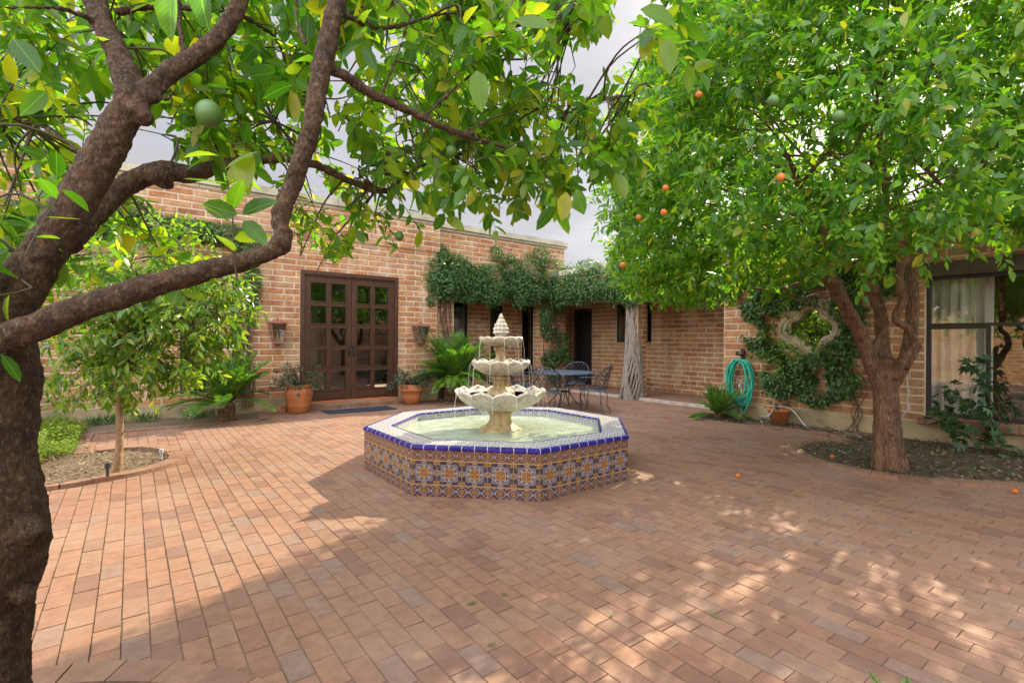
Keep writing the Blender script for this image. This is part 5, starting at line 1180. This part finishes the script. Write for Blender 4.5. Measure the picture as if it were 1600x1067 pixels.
# grass tufts by the plinth and shrubs
def tuft(px, Y, R, label, n=70):
    p = on_y(px, 640, Y); lv = Leaves()
    for k in range(n):
        a = rng.uniform(0, 6.28); b = Vector((p.x + rng.gauss(0, R * .5), Y + rng.gauss(0, .07), .01)); l = rng.uniform(.12, .22); lv.add(b, (rng.gauss(0, .5), rng.gauss(0, .5), 1), R3(), l, .012)
    o = lv.build('grass_tuft', T_SML, m_leafV); return tag(o, label, 'grass', 'grass tufts along the house plinth')
tuft(165, 10.0, .35, 'widest dark grass tuft, below the window left of the young trunk', 160); tuft(228, 10.0, .18, 'small dark grass tuft at the plinth between two windows', 80); tuft(315, 10.0, .25, 'dark grass tuft at the plinth beside the left cycad', 110)
# ground cover at far left
lv = Leaves()
for k in range(34000):
    x = rng.uniform(-3.2, .0); y = rng.uniform(6.6, 9.9)
    if x > -.52: continue
    if not inpoly(x, y, left_bed): continue
    dn = noise.noise(Vector((x, y, 0)) * 1.3) + (1.0 if x < -.8 else .35) + (0.15 if y > 8.2 else 0)
    if x > -.75 and y < 7.4: continue
    if dn < 0: continue
    h_ = (.5 if x < -1.15 else .2) * min(1, dn * 2) * rng.uniform(.1, 1); lv.add((x, y, h_ + .02), (rng.gauss(0, 1), rng.gauss(0, 1), .4), (rng.gauss(0, .3), rng.gauss(0, .3), 1), rng.uniform(.03, .055), .028)
tag(lv.build('ground_cover', T_SML, m_cover), kind='stuff')
# litter
lv = Leaves()
for k in range(45000):
    x = rng.uniform(-3, XW); y = rng.uniform(.2, 9.2)
    if not (inpoly(x, y, left_bed) or inpoly(x, y, right_bed) or inpoly(x, y, wall_bed)): continue
    
    lv.add((x, y, .03 + rng.uniform(0, .012)), (rng.gauss(0, 1), rng.gauss(0, 1), rng.uniform(-.1, .45)), (rng.gauss(0, .3), rng.gauss(0, .3), 1), rng.uniform(.025, .065), rng.uniform(.010, .026))
tag(lv.build('leaf_litter', T_SML, m_litter), kind='stuff')
lv = Leaves()
for k in range(900):
    x = rng.uniform(5.6, 8.6); y = rng.uniform(.2, 3.2)
    if inpoly(x, y, right_bed) and noise.noise(Vector((x, y, 4)) * 2) > -.05: lv.add((x, y, .03), (rng.gauss(0, 1), rng.gauss(0, 1), .8), R3(), rng.uniform(.03, .06), .02)
tag(lv.build('low_weeds', T_SML, m_leafV), kind='stuff')
# fallen leaves on the paving, one by one
fl = [(1156, 742, 'yellow'), (1182, 729, 'small'), (1371, 790, 'yellow'), (1276, 850, 'green'), (780, 928, 'green'), (775, 1007, 'green'), (1023, 765, 'green'), (1016, 780, 'green'), (1230, 965, 'curled brown'), (1110, 958, 'brown'), (1352, 735, 'yellow'), (372, 790, 'brown'), (365, 818, 'brown'), (745, 941, 'curled brown'), (1095, 790, 'green'), (1047, 884, 'brown'), (1180, 770, 'yellow'), (958, 956, 'small brown'), (1505, 708, 'pale')]
FL = ['yellow fallen leaf right of the fountain, farther of the two', 'small fallen leaf nearest the fountain on its right', 'yellowed leaf on the paving just before the round bed', 'green leaf in the sunny patch at the middle right',
 'green leaf on the shaded paving below the fountain', 'green leaf near the bottom edge, nearest the viewer', 'green leaf close by the right corner of the fountain', 'leaf by the right fountain corner, the nearer one', 'curled leaf low on the right paving', 'brown leaf left of the curled leaf on the right paving',
 'yellow leaf on the edge of the round bed', 'brown leaf on the sunny paving, farther of two', 'brown leaf on the sunny paving, nearer of two', 'curled brown leaf on the shaded paving below the basin', 'leaf between the fountain and the sun flecks', 'brown leaf among the middle sun flecks', 'yellow leaf beside the long row of sun flecks', 'small brown leaf low in the middle of the paving', 'pale leaf in the round bed right of the trunk']
for i, (x, y, w_) in enumerate(fl):
    p = gnd(x, y, .006); lv = Leaves(); l = rng.uniform(.035, .06); lv.add((0, 0, 0.004), (1, 0, .1), (0, 0, 1), l, l * .42); lv.add((0, 0, 0.004), (1, .1, .12), (0, 0, 1), l * .6, l * .3) if False else None
    o = lv.build('fallen_leaf', T_MED, m_fallen); o.location = p; o.rotation_euler = (rng.uniform(-.2, .2), 0, rng.uniform(0, 6.28)); tag(o, FL[i], 'leaf', 'fallen leaves scattered over the paving')
for (x, y, lab) in ((1355, 793, None), (1300, 715, 'fallen orange lying in the round bed left of the trunk'), (1585, 766, 'fallen orange on the paving at the right edge'), (1153, 742, 'yellowed fallen orange on the open paving')):
    if lab is None: continue
    p = gnd(x, y, .03); mb = MB(); mb.sphere((0, 0, 0), .024, 14, .9); o = mb.build('fallen_orange', m_orange, smooth=True); o.location = (p.x, p.y, .024 + (.02 if y == 715 else 0)); tag(o, lab, 'orange', 'oranges fallen on the ground')
# ------------------------------------------------------------------ wall lanterns
def lantern(px, py0, py1, wpx, Y, label):
    t = on_y(px, py0, Y); b = on_y(px, py1, Y); h = t.z - b.z; w_ = (on_y(px + wpx / 2, 500, Y).x - on_y(px - wpx / 2, 500, Y).x) / 2
    root = empty('wall_lantern', (t.x, Y, b.z), 0, label, 'lantern', 'copper lanterns beside the double doors'); y = YF - .02 - w_; body = MB(); gl = MB()
    zt, zb = b.z + h * .80, b.z + h * .10; W0, W1 = w_ * .95, w_ * .5
    cs = [(-1, -1), (1, -1), (1, 1), (-1, 1)]
    for k, (sx, sy) in enumerate(cs):
        body.tube([(t.x + sx * W0, y + sy * W0, zt), (t.x + sx * W1, y + sy * W1, zb)], .010, 4)
        (tx, ty) = cs[(k + 1) % 4]; f = .97
        gl.add([(t.x + sx * W1 * f, y + sy * W1 * f, zb), (t.x + tx * W1 * f, y + ty * W1 * f, zb), (t.x + tx * W0 * f, y + ty * W0 * f, zt), (t.x + sx * W0 * f, y + sy * W0 * f, zt)], [(0, 1, 2, 3)])
        for z_, W in ((zt, W0), (zb, W1)): body.tube([(t.x + sx * W, y + sy * W, z_), (t.x + tx * W, y + ty * W, z_)], .010, 4)
    q = lambda W, z: [(t.x - W, y - W, z), (t.x + W, y - W, z), (t.x + W, y + W, z), (t.x - W, y + W, z)]
    lay = [(W0 * 1.12, zt + .005), (W0 * 1.12, zt + .02), (W0 * .55, zt + h * .10), (W0 * .35, zt + h * .13), (W0 * .12, zt + h * .15), (W0 * .14, zt + h * .19), (.004, zt + h * .2)]
    for (a, za), (b_, zb_) in zip(lay[:-1], lay[1:]): body.add(q(a, za) + q(b_, zb_), [(0, 1, 5, 4), (1, 2, 6, 5), (2, 3, 7, 6), (3, 0, 4, 7)])
    body.add(q(W0 * 1.12, zt + .005), [(3, 2, 1, 0)])
    body.add(q(W1, zb) + q(W1 * .4, zb - h * .08), [(0, 1, 5, 4), (1, 2, 6, 5), (2, 3, 7, 6), (3, 0, 4, 7)][::1]); body.lathe([(.004, zb - h * .11), (.018, zb - h * .09), (.01, zb - h * .06)], (t.x, y, 0), 8)
    body.box(t.x - .05, t.x + .05, YF - .03, YF - .005, zb + h * .3, zb + h * .55); body.box(t.x - .012, t.x + .012, y + W1, YF - .02, zb + h * .40, zb + h * .44)
    child(body.build('lantern_body', m_lamp), root); g_ = Mat('clear glass'); child(gl.build('lantern_glass', m_glass, None), root)
    cd = MB(); cd.lathe([(.012, zb + .01), (.012, zb + h * .25), (.016, zb + h * .27), (.012, zb + h * .36), (.002, zb + h * .42)], (t.x, y, 0), 10); child(cd.build('bulb', simple('bulb glass', (.6, .58, .5), .2, bump=0)), root)
lantern(433, 497, 541, 25, 10.18, 'copper wall lantern left of the double doors, with a clear pane'); lantern(656, 503, 540, 19, 10.18, 'darker copper wall lantern right of the double doors')
# ------------------------------------------------------------------ mat
mb = MB(); ma, mb_, mc, md = gnd(503, 644), gnd(577, 636), gnd(598, 641.5), gnd(516, 649.5)
x0, x1, y0, y1 = 2.85, 4.15, 9.2, 9.72; mb.box(x0, x1, y0, y1, .004, .016)
for k in range(26): mb.box(x0 + .03, x1 - .03, y0 + .02 + k * .0185, y0 + .03 + k * .0185, .016, .020)
tag(mb.build('door_mat', m_mat), 'dark blue ribbed mat on the paving before the double doors', 'mat')
# ------------------------------------------------------------------ table and chairs
def frame_at(d, px): p = at(px, 532, d); return Vector((p.x, p.y, 0))
tp = frame_at(10.15, 881)
table = empty('patio_table', tuple(tp), 0, 'round blue grey metal patio table among four chairs', 'table')
mb = MB(); mb.lathe([(.0, .700), (.60, .700), (.615, .705), (.615, .725), (.60, .733), (.0, .733)], tp, 48); child(mb.build('tabletop', m_tabletop, smooth=False), table)
for k in range(4):
    a = k * PI / 2 + .5; c_, s_ = math.cos(a), math.sin(a); mb = MB()
    pts = catmull([(tp.x + c_ * .08, tp.y + s_ * .08, .70), (tp.x + c_ * .30, tp.y + s_ * .30, .58), (tp.x + c_ * .12, tp.y + s_ * .12, .35), (tp.x + c_ * .28, tp.y + s_ * .28, .12), (tp.x + c_ * .40, tp.y + s_ * .40, .0)], n=6); mb.tube(pts, .011, 8); child(mb.build('leg', m_iron, smooth=True), table)
mb = MB(); mb.lathe([(.125, .33), (.135, .34), (.125, .35)], tp, 24); child(mb.build('brace', m_iron), table)
def make_chair():
    root = empty('patio_chair', (0, 0, 0)); s = MB(); R = .22; zs = .43
    s.lathe([(R, zs - .008), (R + .008, zs), (R, zs + .008), (R - .012, zs), (R, zs - .008)], (0, 0, 0), 28)
    for k in range(-5, 6):
        x = k * .038; h = math.sqrt(max(0, R * R - x * x))
        s.box(x - .006, x + .006, -h, h, zs - .002, zs + .003); s.box(-h, h, x - .006, x + .006, zs + .003, zs + .0065)
    child(s.build('seat', m_tabletop), root)
    b = MB()   # barrel back at -y side: a curved hoop with diamond lattice; front is +y
    def bp(a, t):  # a angle across the back, t height 0..1
        r = .235 + .07 * t; return Vector((r * math.sin(a), -r * math.cos(a) - .03 * t, zs + .03 + t * (.42 - .16 * abs(a / 1.15) ** 2.2)))
    A = 1.2
    b.tube([bp(-A + 2 * A * i / 24, 1) for i in range(25)], .010, 8); b.tube([bp(-A + 2 * A * i / 24, .0) for i in range(25)], .008, 8)
    b.tube([bp(-A, t / 6) for t in range(7)], .009, 8); b.tube([bp(A, t / 6) for t in range(7)], .009, 8)
    N = 9
    for s_ in (-1, 1):
        for k in range(-N, N * 2):
            pts = []
            for i in range(13):
                t = i / 12; u = (k + .5) / N + s_ * t * .42
                if 0 <= u <= 1: pts.append(bp(-A + 2 * A * u, t))
            if len(pts) > 2:
                # flat strap
                vs = []; fs = []
                for p in pts:
                    o_ = Vector((p.x, p.y, 0)).normalized(); wv = Vector((0, 0, .009)); vs += [p - wv + o_ * .002 * s_, p + wv + o_ * .002 * s_]
                for i in range(len(pts) - 1): fs.append((2*i, 2*i+2, 2*i+3, 2*i+1))
                b.add(vs, fs)
    child(b.build('backrest', m_iron), root)
    for sx in (-1, 1):
        a = MB(); a.tube(catmull([bp(A * sx, .85), Vector((sx * .29, .10, zs + .24)), Vector((sx * .27, .22, zs + .20)), Vector((sx * .23, .21, zs + .10)), Vector((sx * .19, .14, zs))], n=5), .009, 8); child(a.build('armrest', m_iron, smooth=True), root)
        for sy in (-1, 1):
            l = MB(); l.tube(catmull([Vector((sx * .14, sy * .15, zs)), Vector((sx * .19, sy * .20, .30)), Vector((sx * .17, sy * .19, .14)), Vector((sx * .22, sy * .26, .0))], n=5), .009, 8); child(l.build('leg', m_iron, smooth=True), root)
    return root
proto = make_chair(); G = 'lattice chairs round the patio table'
chairs = [(frame_at(9.15, 857), 'lattice chair nearest the fountain, its back turned to the viewer', None), (frame_at(9.65, 929), 'lattice chair on the right of the table, beside the vine column', None), (frame_at(10.95, 898), 'lattice chair behind the table, before the dark door', None), (frame_at(10.55, 817), 'lattice chair left of the table, half hidden by the fountain', None)]
for i, (p, lab, _) in enumerate(chairs):
    o = proto if i == 0 else copy_tree(proto)
    dirv = (tp - p); o.location = p; o.rotation_euler = (0, 0, math.atan2(dirv.y, dirv.x) - PI / 2 + (0.25 if i == 1 else 0)); tag(o, lab, 'chair', G)
for ch in bpy.data.objects: pass
# ------------------------------------------------------------------ hose on the wall
hc = on_x(1156, 600, XW - .12); root = empty('garden_hose', (hc.x, hc.y, 0), 0, 'coiled green garden hose hung on the right wall', 'hose'); mb = MB()
for k in range(14):
    w1 = rng.uniform(.13, .25); z1 = rng.uniform(.14, .42); zt = on_x(1156, 560, XW).z - rng.uniform(0, .04); pts = []; ph = rng.uniform(-.04, .04); X = XW - .07 - .009 * k
    for i in range(26):
        a = 2 * PI * i / 25; yy = hc.y + w1 * math.sin(a) + ph * math.cos(a); zc = (zt + z1) / 2; zz = zc + (zt - z1) / 2 * math.cos(a); pts.append((X + .02 * math.sin(a * 2 + k), yy + .03 * math.sin(k * 2.1) * (1 - math.cos(a)) * .5, zz))
    mb.tube(pts, .0105, 8, cap=False)
pts = catmull([(XW - .15, hc.y + .05, .5), (XW - .2, hc.y + .22, .35), (XW - .2, hc.y + .1, .08), (XW - .2, hc.y - .1, .1), (XW - .15, hc.y - .22, .45), (XW - .1, hc.y - .24, .8)], n=6); mb.tube(pts, .0105, 8)
child(mb.build('coil', m_hose, smooth=True), root)
mb = MB(); zt = on_x(1156, 545, XW).z; mb.box(XW - .22, XW - .02, hc.y - .012, hc.y + .012, zt - .12, zt - .095); mb.box(XW - .05, XW - .02, hc.y - .03, hc.y + .03, zt - .3, zt); mb.box(XW - .225, XW - .21, hc.y - .02, hc.y + .02, zt - .12, zt - .04)
child(mb.build('hanger', m_black), root)
fa = MB(); fa.tube([(XW - .1, hc.y - .02, 0), (XW - .1, hc.y - .02, .62), (XW - .1, hc.y - .02, .66)], .014, 8); fa.tube(catmull([(XW - .1, hc.y - .02, .60), (XW - .16, hc.y - .02, .60), (XW - .18, hc.y - .02, .55)], n=4), .013, 8); fa.box(XW - .13, XW - .07, hc.y - .05, hc.y + .01, .66, .675)
tag(fa.build('water_tap', m_pipe), 'grey standpipe tap behind the coiled green hose', 'tap')
def pipe(label, pts, r=.008, mat=m_pipe): 
    mb = MB(); mb.tube(catmull(pts, n=6), r, 8); tag(mb.build('irrigation_tube', mat, smooth=True), label, 'tube', 'pale irrigation tubes by the right wall')
pipe('pale tube looping over the plain pot into the bed', [gnd(1192, 664, .01), gnd(1188, 652, .05), gnd(1200, 650, .18), pC + Vector((-.1, .0, .27)), pC + Vector((-.02, -.2, .25)), gnd(1262, 668, .02), gnd(1285, 672, .01)], .012)
pipe('thin pale tube on the ground between vine stems', [gnd(1275, 655, .15), gnd(1290, 662, .03), gnd(1320, 675, .02), gnd(1345, 683, .02)], .009)
pipe('thin white tube running down the wall beside the trunk', [Vector((XW - .03, on_x(1418, 560, XW).y, on_x(1418, 575, XW).z)), Vector((XW - .03, on_x(1420, 560, XW).y, on_x(1420, 615, XW).z)), Vector((XW - .05, on_x(1419, 600, XW).y, on_x(1419, 640, XW).z)), Vector((XW - .08, on_x(1410, 600, XW).y, on_x(1410, 652, XW).z))], .009)
# path stubs in the left bed
for (x, y, h_, lab) in ((168, 752, .17, 'short dark path light stake left of the young trunk'), (252, 722, .14, 'short pale path light stake near the curved kerb')):
    p = gnd(x, y); mb = MB(); mb.lathe([(.012, 0), (.012, h_ * .7), (.022, h_ * .72), (.022, h_), (.004, h_ + .01)], p, 10); tag(mb.build('path_light', m_pipe if x > 200 else m_iron), lab, 'light', 'short path lights in the curved bed')
